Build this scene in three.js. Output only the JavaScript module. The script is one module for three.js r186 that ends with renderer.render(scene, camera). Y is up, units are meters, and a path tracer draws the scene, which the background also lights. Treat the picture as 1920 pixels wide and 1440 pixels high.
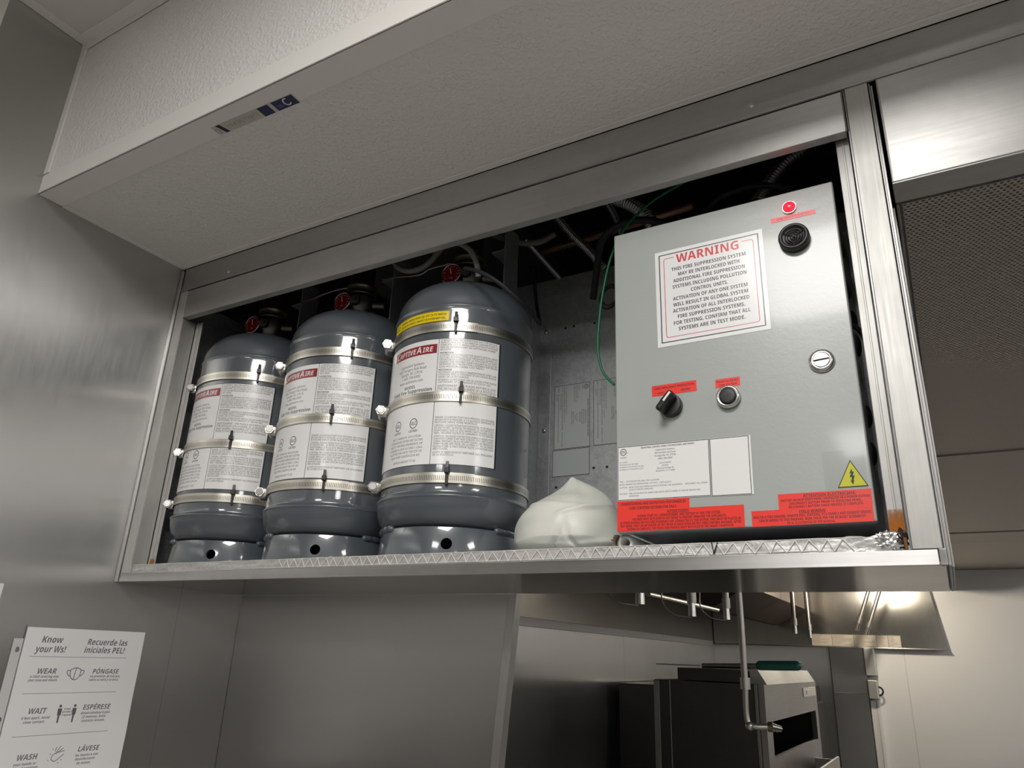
import * as THREE from 'three';
import { RoundedBoxGeometry } from 'three/addons/geometries/RoundedBoxGeometry.js';
import { mergeGeometries } from 'three/addons/utils/BufferGeometryUtils.js';
import { RectAreaLightUniformsLib } from 'three/addons/lights/RectAreaLightUniformsLib.js';
import { Brush, Evaluator, SUBTRACTION } from 'three-bvh-csg';

// ------------------------------------------------------------------ camera, light, exposure
const scene = new THREE.Scene();
scene.background = new THREE.Color(0, 0, 0);
const EYE = new THREE.Vector3(1.3613, -0.1001, 0.868), FOCAL = 1375.18;
const MR = [[0.8680174, 0.0372532, -0.4951343], [-0.1408849, -0.9377214, -0.3175373], [-0.4761273, 0.3453848, -0.8087101]];   // world -> lens axes (right, down, forward)
const camera = new THREE.PerspectiveCamera(2 * Math.atan(720 / FOCAL) * 180 / Math.PI, 4 / 3, 0.02, 40);
{
  const r = new THREE.Vector3(...MR[0]), u = new THREE.Vector3(...MR[1]).negate(), b = new THREE.Vector3(...MR[2]).negate();
  camera.quaternion.setFromRotationMatrix(new THREE.Matrix4().makeBasis(r, u, b));
  camera.position.copy(EYE);
}
scene.add(camera);
const renderer = new THREE.WebGLRenderer();
renderer.toneMapping = THREE.LinearToneMapping;
renderer.toneMappingExposure = 1.72;
renderer.shadowMap.enabled = true;
RectAreaLightUniformsLib.init();
const CEIL = 1.023, FLOOR = -1.95;
const LAMP = 12, LAMP_COLOR = new THREE.Color(1.0, 0.975, 0.945);
// ceiling troffers (centre x, centre z); their builder is below
const TROFFERS = []; for (const x of [1.25, 3.7, 6.2, 8.7]) for (const z of x < 2 ? [1.225, 3.2] : [3.2, 1.225, -1.2, -3.2]) TROFFERS.push([x, z]);

// ------------------------------------------------------------------ helpers
const V = (x, y, z) => new THREE.Vector3(x, y, z);
let seed = 7;
const rnd = () => { seed = (seed * 1664525 + 1013904223) >>> 0; return seed / 4294967296; };
// a photo pixel gives a direction; the plane it lies on gives the distance
function P(px, py, axis, val) {
  const c = [px - 960, py - 720, FOCAL];
  const d = [0, 1, 2].map((i) => MR[0][i] * c[0] + MR[1][i] * c[1] + MR[2][i] * c[2]);
  const k = 'xyz'.indexOf(axis), t = (val - EYE.toArray()[k]) / d[k];
  return V(EYE.x + t * d[0], EYE.y + t * d[1], EYE.z + t * d[2]);
}
const taken = new Map();
function numbered(n) { const k = taken.get(n) || 0; taken.set(n, k + 1); return k ? n + '_' + String(k).padStart(3, '0') : n; }
const origin = new WeakMap();
function shade(o) { o.castShadow = true; o.receiveShadow = true; return o; }
function thing(name, label, category, at = [0, 0, 0], opt = {}) {
  const g = new THREE.Group(); g.name = numbered(name); g.position.set(...at); scene.add(g);
  g.userData = opt.structure ? { kind: 'structure', label } : { label, category };
  if (opt.group) g.userData.group = opt.group;
  origin.set(g, opt.local ? V(0, 0, 0) : V(...at));
  return g;
}
function part(name, geo, mat, parent, label) {
  const o = origin.get(parent) || V(0, 0, 0);
  const g = Array.isArray(geo) ? mergeGeometries(geo.map((x) => (x.index ? x.toNonIndexed() : x))) : geo;
  if (o.lengthSq()) g.translate(-o.x, -o.y, -o.z);
  const m = shade(new THREE.Mesh(g, mat)); m.name = name; parent.add(m); origin.set(m, o);
  if (label) m.userData.label = label;
  return m;
}
function solo(name, geo, mat, label, category, opt = {}) {
  const g = Array.isArray(geo) ? mergeGeometries(geo.map((x) => (x.index ? x.toNonIndexed() : x))) : geo;
  g.computeBoundingBox(); const b = g.boundingBox, c = b.getCenter(V(0, 0, 0)); c.y = b.min.y; g.translate(-c.x, -c.y, -c.z);
  const m = shade(new THREE.Mesh(g, mat)); m.name = numbered(name); m.position.copy(c); scene.add(m);
  m.userData = opt.structure ? { kind: 'structure', label } : { label, category };
  if (opt.group) m.userData.group = opt.group;
  origin.set(m, c.clone());
  return m;
}
// uv in metres, u along the grain axis
function grainUV(g, grain = 'x') {
  const p = g.attributes.position, n = g.attributes.normal, uv = new Float32Array(p.count * 2), gi = 'xyz'.indexOf(grain);
  for (let i = 0; i < p.count; i++) {
    const P3 = [p.getX(i), p.getY(i), p.getZ(i)], N = [Math.abs(n.getX(i)), Math.abs(n.getY(i)), Math.abs(n.getZ(i))];
    const k = N.indexOf(Math.max(...N)); const axes = [0, 1, 2].filter((a) => a !== k);
    const a = axes.includes(gi) ? gi : axes[0], b = axes.find((q) => q !== a);
    uv[i * 2] = P3[a] + 0.37 * k; uv[i * 2 + 1] = P3[b] + 0.13 * k;
  }
  g.setAttribute('uv', new THREE.BufferAttribute(uv, 2)); return g;
}
function box(x0, x1, y0, y1, z0, z1, grain = 'x', r = 0.0008) {
  const w = x1 - x0, h = y1 - y0, d = z1 - z0, rr = Math.min(r, w / 2.2, h / 2.2, d / 2.2);
  let g = new RoundedBoxGeometry(w, h, d, 1, rr); if (g.index) g = g.toNonIndexed();
  g.translate((x0 + x1) / 2, (y0 + y1) / 2, (z0 + z1) / 2); return grainUV(g, grain);
}
function tube(pts, r, n = 40, rad = 8, closed = false) { return new THREE.TubeGeometry(new THREE.CatmullRomCurve3(pts, closed, 'centripetal'), n, r, rad, closed); }
function corrugated(pts, r, amp, pitch, rad = 10) {
  const c = new THREE.CatmullRomCurve3(pts, false, 'centripetal'), L = c.getLength(), n = Math.min(360, Math.max(20, Math.round(L / pitch * 6)));
  const g = new THREE.TubeGeometry(c, n, 1, rad, false), p = g.attributes.position;
  for (let i = 0; i <= n; i++) {
    const q = c.getPointAt(i / n), k = r + amp * Math.cos(i / n * L / pitch * Math.PI * 2);
    for (let j = 0; j <= rad; j++) { const a = i * (rad + 1) + j; p.setXYZ(a, q.x + (p.getX(a) - q.x) * k, q.y + (p.getY(a) - q.y) * k, q.z + (p.getZ(a) - q.z) * k); }
  }
  g.computeVertexNormals(); return g;
}
function cyl(a, b, r0, r1 = r0, seg = 20, caps = true) {
  const d = b.clone().sub(a), g = new THREE.CylinderGeometry(r1, r0, d.length(), seg, 1, !caps);
  g.applyQuaternion(new THREE.Quaternion().setFromUnitVectors(V(0, 1, 0), d.clone().normalize())); g.translate((a.x + b.x) / 2, (a.y + b.y) / 2, (a.z + b.z) / 2); return g;
}
function lathe(pts, seg = 48, a0 = 0, al = Math.PI * 2) { return new THREE.LatheGeometry(pts.map(([r, y]) => new THREE.Vector2(r, y)), seg, a0, al); }
function poly(pts, holes, depth, axis, at) {      // flat outline in (u,v) extruded; axis x: (z,y) plane, axis z: (x,y) plane
  const s = new THREE.Shape(pts.map(([a, b]) => new THREE.Vector2(a, b)));
  for (const h of holes || []) s.holes.push(h);
  const g = new THREE.ExtrudeGeometry(s, { depth, bevelEnabled: false });
  if (axis === 'x') g.rotateY(-Math.PI / 2), g.translate(at, 0, 0); else g.translate(0, 0, at);
  return g;
}
const D = Math.PI / 180;

// ------------------------------------------------------------------ textures
function lattice(n, s) { seed = s; const a = new Float32Array(n * n); for (let i = 0; i < n * n; i++) a[i] = rnd(); return a; }
function noiseTile(w, h, fx, fy, s) {            // periodic value noise with fx x fy cells
  const a = lattice(Math.max(fx, fy), s), N = Math.max(fx, fy), out = new Float32Array(w * h);
  const sm = (t) => t * t * (3 - 2 * t);
  for (let y = 0; y < h; y++) for (let x = 0; x < w; x++) {
    const u = x / w * fx, v = y / h * fy, x0 = Math.floor(u), y0 = Math.floor(v), tx = sm(u - x0), ty = sm(v - y0), x1 = (x0 + 1) % fx, y1 = (y0 + 1) % fy;
    out[y * w + x] = (a[y0 * N + x0] * (1 - tx) + a[y0 * N + x1] * tx) * (1 - ty) + (a[y1 * N + x0] * (1 - tx) + a[y1 * N + x1] * tx) * ty;
  }
  return out;
}
function dataTex(w, h, fn, metres, srgb = false) {
  const d = new Uint8Array(w * h * 4);
  for (let i = 0; i < w * h; i++) { const c = fn(i); d[i * 4] = c[0] * 255; d[i * 4 + 1] = c[1] * 255; d[i * 4 + 2] = c[2] * 255; d[i * 4 + 3] = 255; }
  const t = new THREE.DataTexture(d, w, h, THREE.RGBAFormat); t.wrapS = t.wrapT = THREE.RepeatWrapping; t.magFilter = THREE.LinearFilter;
  t.minFilter = THREE.LinearFilter; if (srgb) t.colorSpace = THREE.SRGBColorSpace; t.repeat.set(1 / metres, 1 / metres); t.needsUpdate = true; return t;
}
function heightTex(w, h, fn, metres) {      // heights as floats, so that gentle slopes stay smooth
  const d = new Float32Array(w * h * 4); for (let i = 0; i < w * h; i++) { const v = fn(i)[0]; d[i * 4] = d[i * 4 + 1] = d[i * 4 + 2] = v; d[i * 4 + 3] = 1; }
  const t = new THREE.DataTexture(d, w, h, THREE.RGBAFormat, THREE.FloatType); t.wrapS = t.wrapT = THREE.RepeatWrapping; t.magFilter = THREE.LinearFilter; t.minFilter = THREE.LinearFilter; t.repeat.set(1 / metres, 1 / metres); t.needsUpdate = true; return t;
}
const cl = (x) => Math.min(1, Math.max(0, x));
const nA = noiseTile(512, 512, 6, 512, 11), nB = noiseTile(512, 512, 24, 256, 12), nC = noiseTile(512, 512, 5, 5, 13), nD = noiseTile(512, 512, 17, 17, 14), nE = noiseTile(512, 512, 64, 64, 15);
const brushRough = dataTex(512, 512, (i) => { const v = cl(0.85 + 0.06 * (nA[i] - 0.5) + 0.05 * (nB[i] - 0.5) + 0.14 * (nC[i] - 0.5) + 0.05 * (nD[i] - 0.5)); return [v, v, v]; }, 0.6);
const brushColor = dataTex(512, 512, (i) => { const v = cl(0.96 + 0.025 * (nA[i] - 0.5) + 0.015 * (nB[i] - 0.5) + 0.03 * (nC[i] - 0.5) + 0.02 * (nD[i] - 0.5) + 0.02 * (nE[i] - 0.5)); return [v, v, v]; }, 0.7, true);
const sheetWave = heightTex(256, 256, (() => { const a = noiseTile(256, 256, 2, 3, 21), b = noiseTile(256, 256, 5, 4, 22); return (i) => { const v = cl(0.8 * a[i] + 0.2 * b[i]); return [v, v, v]; }; })(), 1.3);
const pebble = heightTex(512, 512, (() => { const a = noiseTile(512, 512, 110, 110, 31), b = noiseTile(512, 512, 60, 60, 32); return (i) => { const v = cl(Math.pow(cl(0.5 * a[i] + 0.5 * b[i]), 1.6) * 1.5); return [v, v, v]; }; })(), 0.3);
const peel = heightTex(256, 256, (() => { const a = noiseTile(256, 256, 34, 34, 41), b = noiseTile(256, 256, 16, 16, 42); return (i) => { const v = cl(0.5 * a[i] + 0.5 * b[i]); return [v, v, v]; }; })(), 0.09);
const spangle = dataTex(512, 512, (() => { const a = noiseTile(512, 512, 40, 40, 51), b = noiseTile(512, 512, 90, 90, 52); return (i) => { const v = cl(0.82 + 0.16 * (a[i] - 0.5) + 0.16 * (b[i] - 0.5)); return [v, v, v]; }; })(), 0.25);
const crumple = heightTex(512, 512, (() => { const a = noiseTile(512, 512, 12, 12, 61), b = noiseTile(512, 512, 30, 30, 62), c = noiseTile(512, 512, 70, 70, 63); return (i) => { const v = cl(Math.abs(a[i] - 0.5) + 0.7 * Math.abs(b[i] - 0.5) + 0.35 * Math.abs(c[i] - 0.5)); return [v, v, v]; }; })(), 0.16);
function canvasTex(w, h, draw) {
  const c = document.createElement('canvas'); c.width = w; c.height = h; const x = c.getContext('2d'); draw(x, w, h);
  const t = new THREE.CanvasTexture(c); t.colorSpace = THREE.SRGBColorSpace; t.magFilter = THREE.LinearFilter; return t;
}

// ------------------------------------------------------------------ materials
const S = (o) => new THREE.MeshStandardMaterial(o), PH = (o) => new THREE.MeshPhysicalMaterial(o);
const rgb = (r, g, b) => new THREE.Color().setRGB(r, g, b);
function steel(color, rough, aniso, wave) {
  return PH({ color, metalness: 1, roughness: rough, roughnessMap: brushRough, map: brushColor, anisotropy: aniso, anisotropyRotation: Math.PI / 2, bumpMap: wave ? sheetWave : null, bumpScale: wave || 0 });
}
const M = {
  steel: steel(rgb(0.57, 0.562, 0.545), 0.58, 0.9),
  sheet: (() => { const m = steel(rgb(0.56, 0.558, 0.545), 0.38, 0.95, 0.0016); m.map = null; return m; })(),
  shadeSheet: (() => { const m = steel(rgb(0.46, 0.455, 0.44), 0.40, 0.9, 0.0016); m.map = null; return m; })(),  // darker copy of sheet; shade and dim reflections put into its colour
  postSteel: steel(rgb(0.60, 0.595, 0.57), 0.72, 0.4),
  dull: steel(rgb(0.36, 0.35, 0.335), 0.45, 0.4),
  mirror: steel(rgb(0.60, 0.585, 0.55), 0.2, 0.6, 0.002),
  galv: PH({ color: rgb(0.55, 0.57, 0.58), metalness: 0.75, roughness: 0.62, roughnessMap: spangle, map: spangle }),
  white: S({ color: rgb(0.74, 0.72, 0.69), roughness: 0.38, bumpMap: pebble, bumpScale: 0.0011 }),
  wallWhite: S({ color: rgb(0.69, 0.685, 0.68), roughness: 0.5 }),
  trim: S({ color: rgb(0.76, 0.74, 0.70), roughness: 0.4 }),
  tile: S({ color: rgb(0.66, 0.65, 0.62), roughness: 0.9 }),
  tank: PH({ color: rgb(0.085, 0.098, 0.112), roughness: 0.32, clearcoat: 1, clearcoatRoughness: 0.06 }),
  door: PH({ color: rgb(0.40, 0.425, 0.41), roughness: 0.3, clearcoat: 0.3, clearcoatRoughness: 0.08, bumpMap: peel, bumpScale: 0.00009 }),
  enclosure: PH({ color: rgb(0.36, 0.385, 0.375), roughness: 0.35 }),
  black: S({ color: rgb(0.012, 0.012, 0.013), roughness: 0.4 }),
  rubber: S({ color: rgb(0.01, 0.01, 0.011), roughness: 0.65 }),
  chrome: S({ color: rgb(0.66, 0.65, 0.63), metalness: 1, roughness: 0.2 }),
  zinc: S({ color: rgb(0.5, 0.49, 0.46), metalness: 1, roughness: 0.35 }),
  castBrass: S({ color: rgb(0.26, 0.22, 0.16), metalness: 1, roughness: 0.4 }),
  pipe: S({ color: rgb(0.45, 0.43, 0.4), metalness: 1, roughness: 0.38 }),
  copper: S({ color: rgb(0.35, 0.20, 0.13), metalness: 1, roughness: 0.45 }),
  flex: S({ color: rgb(0.30, 0.30, 0.30), metalness: 1, roughness: 0.4 }),
  cast: S({ color: rgb(0.20, 0.19, 0.175), metalness: 1, roughness: 0.45 }),
  hose: S({ color: rgb(0.20, 0.195, 0.175), roughness: 0.5 }),
  green: S({ color: rgb(0.004, 0.14, 0.06), roughness: 0.45 }),
  foil: PH({ color: rgb(0.62, 0.615, 0.60), metalness: 0.8, roughness: 0.5, bumpMap: crumple, bumpScale: 0.0006 }),
  wad: PH({ color: rgb(0.74, 0.73, 0.72), metalness: 1, roughness: 0.22 }),
  thread: S({ color: rgb(0.8, 0.78, 0.74), roughness: 0.7 }),
  bag: PH({ color: rgb(0.74, 0.75, 0.68), roughness: 0.45 }),
  kraft: S({ color: rgb(0.30, 0.20, 0.15), roughness: 0.8 }),
  paper: S({ color: rgb(0.78, 0.77, 0.75), roughness: 0.6 }),
  darkSteel: steel(rgb(0.10, 0.098, 0.094), 0.42, 0.3),
  greenGrip: S({ color: rgb(0.006, 0.07, 0.055), roughness: 0.4 }),
  rust: S({ color: rgb(0.20, 0.085, 0.025), roughness: 0.85 }),
  slag: S({ color: rgb(0.02, 0.014, 0.012), roughness: 0.3 }),
  concrete: S({ color: rgb(0.30, 0.29, 0.275), roughness: 0.6 }),
  red: S({ color: rgb(0.45, 0.03, 0.03), roughness: 0.4 }),
};

// ------------------------------------------------------------------ the setting
const XR = 10.4, ZF = 4.6, ZB = -4.14;
solo('floor', box(-0.1, XR + 0.1, FLOOR - 0.1, FLOOR, ZB - 0.1, ZF + 0.1), M.concrete, 'grey tiled floor of the kitchen', 'floor', { structure: true });
solo('ceiling', [box(-0.1, XR + 0.1, CEIL, CEIL + 0.08, 0.31, ZF + 0.1), box(2.0, XR + 0.1, CEIL, CEIL + 0.08, ZB - 0.1, 0.309)], M.tile, 'pale suspended ceiling above the soffit', 'ceiling', { structure: true });
{
  const w = thing('wall_left', 'brushed stainless steel clad wall beside the cabinet', 'wall', [0, FLOOR, 0], { structure: true });
  part('wall_core', box(-0.1, -0.003, FLOOR, 1.7, ZB - 0.1, ZF + 0.1), M.wallWhite, w);
  const seams = [ZF, 2.2, 1.0, -0.146, -1.36, -2.58, ZB];
  for (let i = 0; i < 6; i++) part('steel_sheet', box(-0.003, i === 2 ? 0.0008 : 0, FLOOR, i < 3 ? 1.019 : 0.9, seams[i + 1] + 0.0006, seams[i] - 0.0006, 'y', 0.0003), M.sheet, w);
  const b = thing('wall_back', 'white washable wall panels and steel sheets behind the hood', 'wall', [2.8, FLOOR, ZB], { structure: true });
  part('wall_core', box(-0.1, XR + 0.1, FLOOR, 1.7, ZB - 0.1, ZB - 0.004), M.wallWhite, b);
  part('steel_sheet', box(0.0, 0.69, FLOOR, 0.45, ZB - 0.004, ZB, 'y'), M.sheet, b);
  const xs = [0.89, 1.092, 2.3, 4.7, 7.1, XR];
  for (let i = 0; i < 5; i++) part('wall_panel', box(xs[i] + 0.002, xs[i + 1] - 0.002, FLOOR, CEIL - 0.01, ZB - 0.004, ZB, 'y', 0.0015), M.wallWhite, b);
  solo('wall_right', box(XR, XR + 0.1, -0.15, 1.1, ZB - 0.1, ZF + 0.1), M.wallWhite, 'white wall across the kitchen aisle', 'wall', { structure: true });
  solo('wall_front', box(-0.1, XR + 0.1, -0.15, 1.1, ZF, ZF + 0.1), M.wallWhite, 'white wall behind the viewer', 'wall', { structure: true });
  solo('trim_8', box(-0.1, XR + 0.1, FLOOR, -0.151, ZF, ZF + 0.1, 'x'), M.dull, 'unseen steel wainscot behind the viewer, added to darken the reflections', 'trim', { structure: true });  // both wainscots are added out of view to darken what the steel mirrors
  solo('trim_9', box(XR, XR + 0.1, FLOOR, -0.151, ZB - 0.1, ZF + 0.1, 'z'), M.dull, 'unseen steel wainscot across the aisle, added to darken the reflections', 'trim', { structure: true });
}
// soffit: pebbled white panels with corner trims
const SOF_Y = 0.667, SOF_Z = 0.315;
{
  const s = thing('soffit', 'white pebbled soffit box running above the steel cabinet', 'soffit', [1.2, SOF_Y, 0.15], { structure: true });
  part('underside_panel', box(0.0, 3.2, SOF_Y + 0.002, SOF_Y + 0.012, 0.0, SOF_Z - 0.002, 'x'), M.white, s);
  part('front_panel', box(0.0, 3.2, SOF_Y + 0.012, CEIL, SOF_Z - 0.012, SOF_Z - 0.002, 'x'), M.white, s);
  solo('trim_1', [box(0.001, 3.2, SOF_Y - 0.0005, SOF_Y + 0.002, SOF_Z - 0.045, SOF_Z + 0.001), box(0.001, 3.2, SOF_Y - 0.0005, SOF_Y + 0.04, SOF_Z - 0.0015, SOF_Z + 0.001)], M.trim, 'white angle trim along the soffit edge', 'trim', { structure: true });
  solo('trim_2', box(0.0005, 0.011, SOF_Y - 0.002, SOF_Y + 0.002, 0.0, SOF_Z - 0.045), M.trim, 'white edge trim between soffit underside and steel wall', 'trim', { structure: true });
  solo('trim_3', box(0.011, 3.2, SOF_Y - 0.002, SOF_Y + 0.002, 0.001, 0.0125), M.trim, 'white edge trim between soffit underside and steel band', 'trim', { structure: true });
  solo('trim_4', box(0.001, 0.018, SOF_Y + 0.042, CEIL - 0.002, SOF_Z - 0.002, SOF_Z + 0.002), M.trim, 'white upright edge trim on the soffit face', 'trim', { structure: true });
  solo('trim_5', [box(0.019, 3.2, CEIL - 0.019, CEIL - 0.001, SOF_Z - 0.001, SOF_Z + 0.0008), box(0.0, 3.2, CEIL - 0.003, CEIL, SOF_Z - 0.001, SOF_Z + 0.02)], M.trim, 'white wall angle between ceiling and soffit', 'trim', { structure: true });
  solo('trim_6', box(0.0, 0.023, CEIL - 0.003, CEIL, SOF_Z + 0.02, ZF), M.trim, 'white wall angle between ceiling and steel wall', 'trim', { structure: true });
  solo('trim_7', box(0.0005, 0.004, 0.2, CEIL - 0.004, 0.4545, 0.5, 'y'), M.trim, 'white strip up the steel wall', 'trim', { structure: true });
}
// dark space above the hood, closed off from the room
solo('ceiling_deck', box(-0.1, 2.1, 1.62, 1.7, ZB - 0.1, 0.3), M.galv, 'metal deck of the space above the hood', 'ceiling', { structure: true });
solo('wall_inner', [box(2.0, 2.03, 0.46, 1.62, ZB, -0.004), box(-0.1, 2.03, CEIL + 0.01, 1.62, 0.29, 0.305)], M.tile, 'boards closing the space above the hood', 'wall', { structure: true });

// ------------------------------------------------------------------ ceiling lights
for (const [x, z] of TROFFERS) {
  const t = thing('ceiling_light', 'square ceiling light panel seen only as reflections in the steel', 'light', [x, CEIL - 0.012, z], { group: 'ceiling light panels' });
  const h = 0.305;
  const fr = [box(x - h, x + h, CEIL - 0.012, CEIL - 0.0005, z - h, z - h + 0.02), box(x - h, x + h, CEIL - 0.012, CEIL - 0.0005, z + h - 0.02, z + h), box(x - h, x - h + 0.02, CEIL - 0.012, CEIL - 0.0005, z - h + 0.02, z + h - 0.02), box(x + h - 0.02, x + h, CEIL - 0.012, CEIL - 0.0005, z - h + 0.02, z + h - 0.02)];
  part('frame', fr, M.trim, t);
  part('diffuser', box(x - h + 0.02, x + h - 0.02, CEIL - 0.007, CEIL - 0.001, z - h + 0.02, z + h - 0.02), S({ color: rgb(0.8, 0.8, 0.8), emissive: LAMP_COLOR, emissiveIntensity: 2 }), t, 'glowing white diffuser');
  const l = new THREE.RectAreaLight(LAMP_COLOR, LAMP, 0.57, 0.57); l.position.set(0, 0.003, 0); l.rotation.x = -Math.PI / 2; t.add(l); l.name = 'panel_light';
}

// ------------------------------------------------------------------ steel cabinet
const CW = 1.365, FLR = 0.030, ZBK = -0.30;
const cab = thing('fire_cabinet', 'open stainless steel wall cabinet holding the grey tanks and control panel', 'cabinet', [CW / 2, 0, -0.15]);
part('ledge', [box(0.009, 1.3585, 0.0, 0.0157, -0.003, 0.0005), box(0.009, 1.3585, 0.0125, 0.0157, -0.006, -0.003)], M.steel, cab);
part('ledge_end_cap', box(1.359, 1.3655, 0.0, 0.0165, -0.012, 0.0012, 'y'), M.steel, cab);
part('underside_panel', box(0.0012, 0.405, 0.0002, 0.0035, ZBK, -0.0032), M.mirror, cab);
part('underside_panel', box(0.4055, 1.364, 0.0002, 0.0035, ZBK, -0.0032), M.mirror, cab);
part('floor_pan', box(0.034, 1.335, 0.016, FLR, ZBK + 0.002, -0.0075), M.galv, cab);
part('back_panel', box(0.002, 1.364, 0.0036, 0.61, ZBK - 0.003, ZBK), M.galv, cab);
part('left_post', [box(0.009, 0.0335, 0.0157, 0.6085, -0.002, 0.0, 'y'), box(0.0315, 0.0335, 0.0157, 0.543, -0.034, -0.002, 'y')], M.postSteel, cab);
part('left_channel', [box(0.0345, 0.0545, 0.0157, 0.543, -0.037, -0.0345, 'y'), box(0.0425, 0.0455, 0.0157, 0.543, -0.0345, -0.0325, 'y', 0.001)], M.postSteel, cab);
part('weld_bead', tube([V(0.0035, 0.0, 0.0015), V(0.004, 0.2, 0.0015), V(0.0035, 0.4, 0.0015), V(0.004, 0.66, 0.0012)], 0.0038, 60, 8), M.steel, cab);
part('side_panel', box(0.0015, 0.0035, 0.0036, 0.607, ZBK, -0.003, 'y'), M.galv, cab);
part('right_post', [box(1.3358, 1.3628, 0.0165, 0.6085, -0.0025, 0.0, 'y')], M.postSteel, cab);
part('right_channel', [box(1.3160, 1.3318, 0.0157, 0.556, -0.022, -0.0195, 'y'), box(1.3230, 1.3255, 0.0157, 0.556, -0.0195, -0.0182, 'y', 0.001)], M.postSteel, cab);
part('side_panel', [box(1.3335, 1.3358, 0.0165, 0.607, -0.3, -0.003, 'y'), box(1.3640, 1.3655, 0.0036, 0.607, -0.299, -0.0012, 'y')], M.steel, cab);
part('side_flange', box(1.3656, 1.3683, 0.0, 0.605, -0.298, -0.004, 'y'), M.steel, cab);
part('side_flange', box(1.3688, 1.3712, 0.004, 0.45, -0.298, -0.055, 'y'), M.steel, cab);
part('top_fascia', [box(0.0345, 1.3315, 0.545, 0.6065, -0.0025, 0.0), box(0.0345, 1.3315, 0.543, 0.5462, -0.014, 0.0012, 'x', 0.0012)], M.steel, cab);
part('fascia_edge', [box(1.3318, 1.3325, 0.543, 0.6075, -0.003, 0.0006, 'y'), box(1.3338, 1.3348, 0.545, 0.6075, -0.003, 0.0004, 'y')], M.steel, cab);
for (const [px, py] of [[1536 + 83, 871], [1782, 1011], [1761, 879]]) { const q = P(px, py, 'z', -0.02); if (q.x > 1.35) part('rivet', new THREE.SphereGeometry(0.0022, 10, 8).translate(1.3665, q.y, -0.02), M.chrome, cab); }
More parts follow.
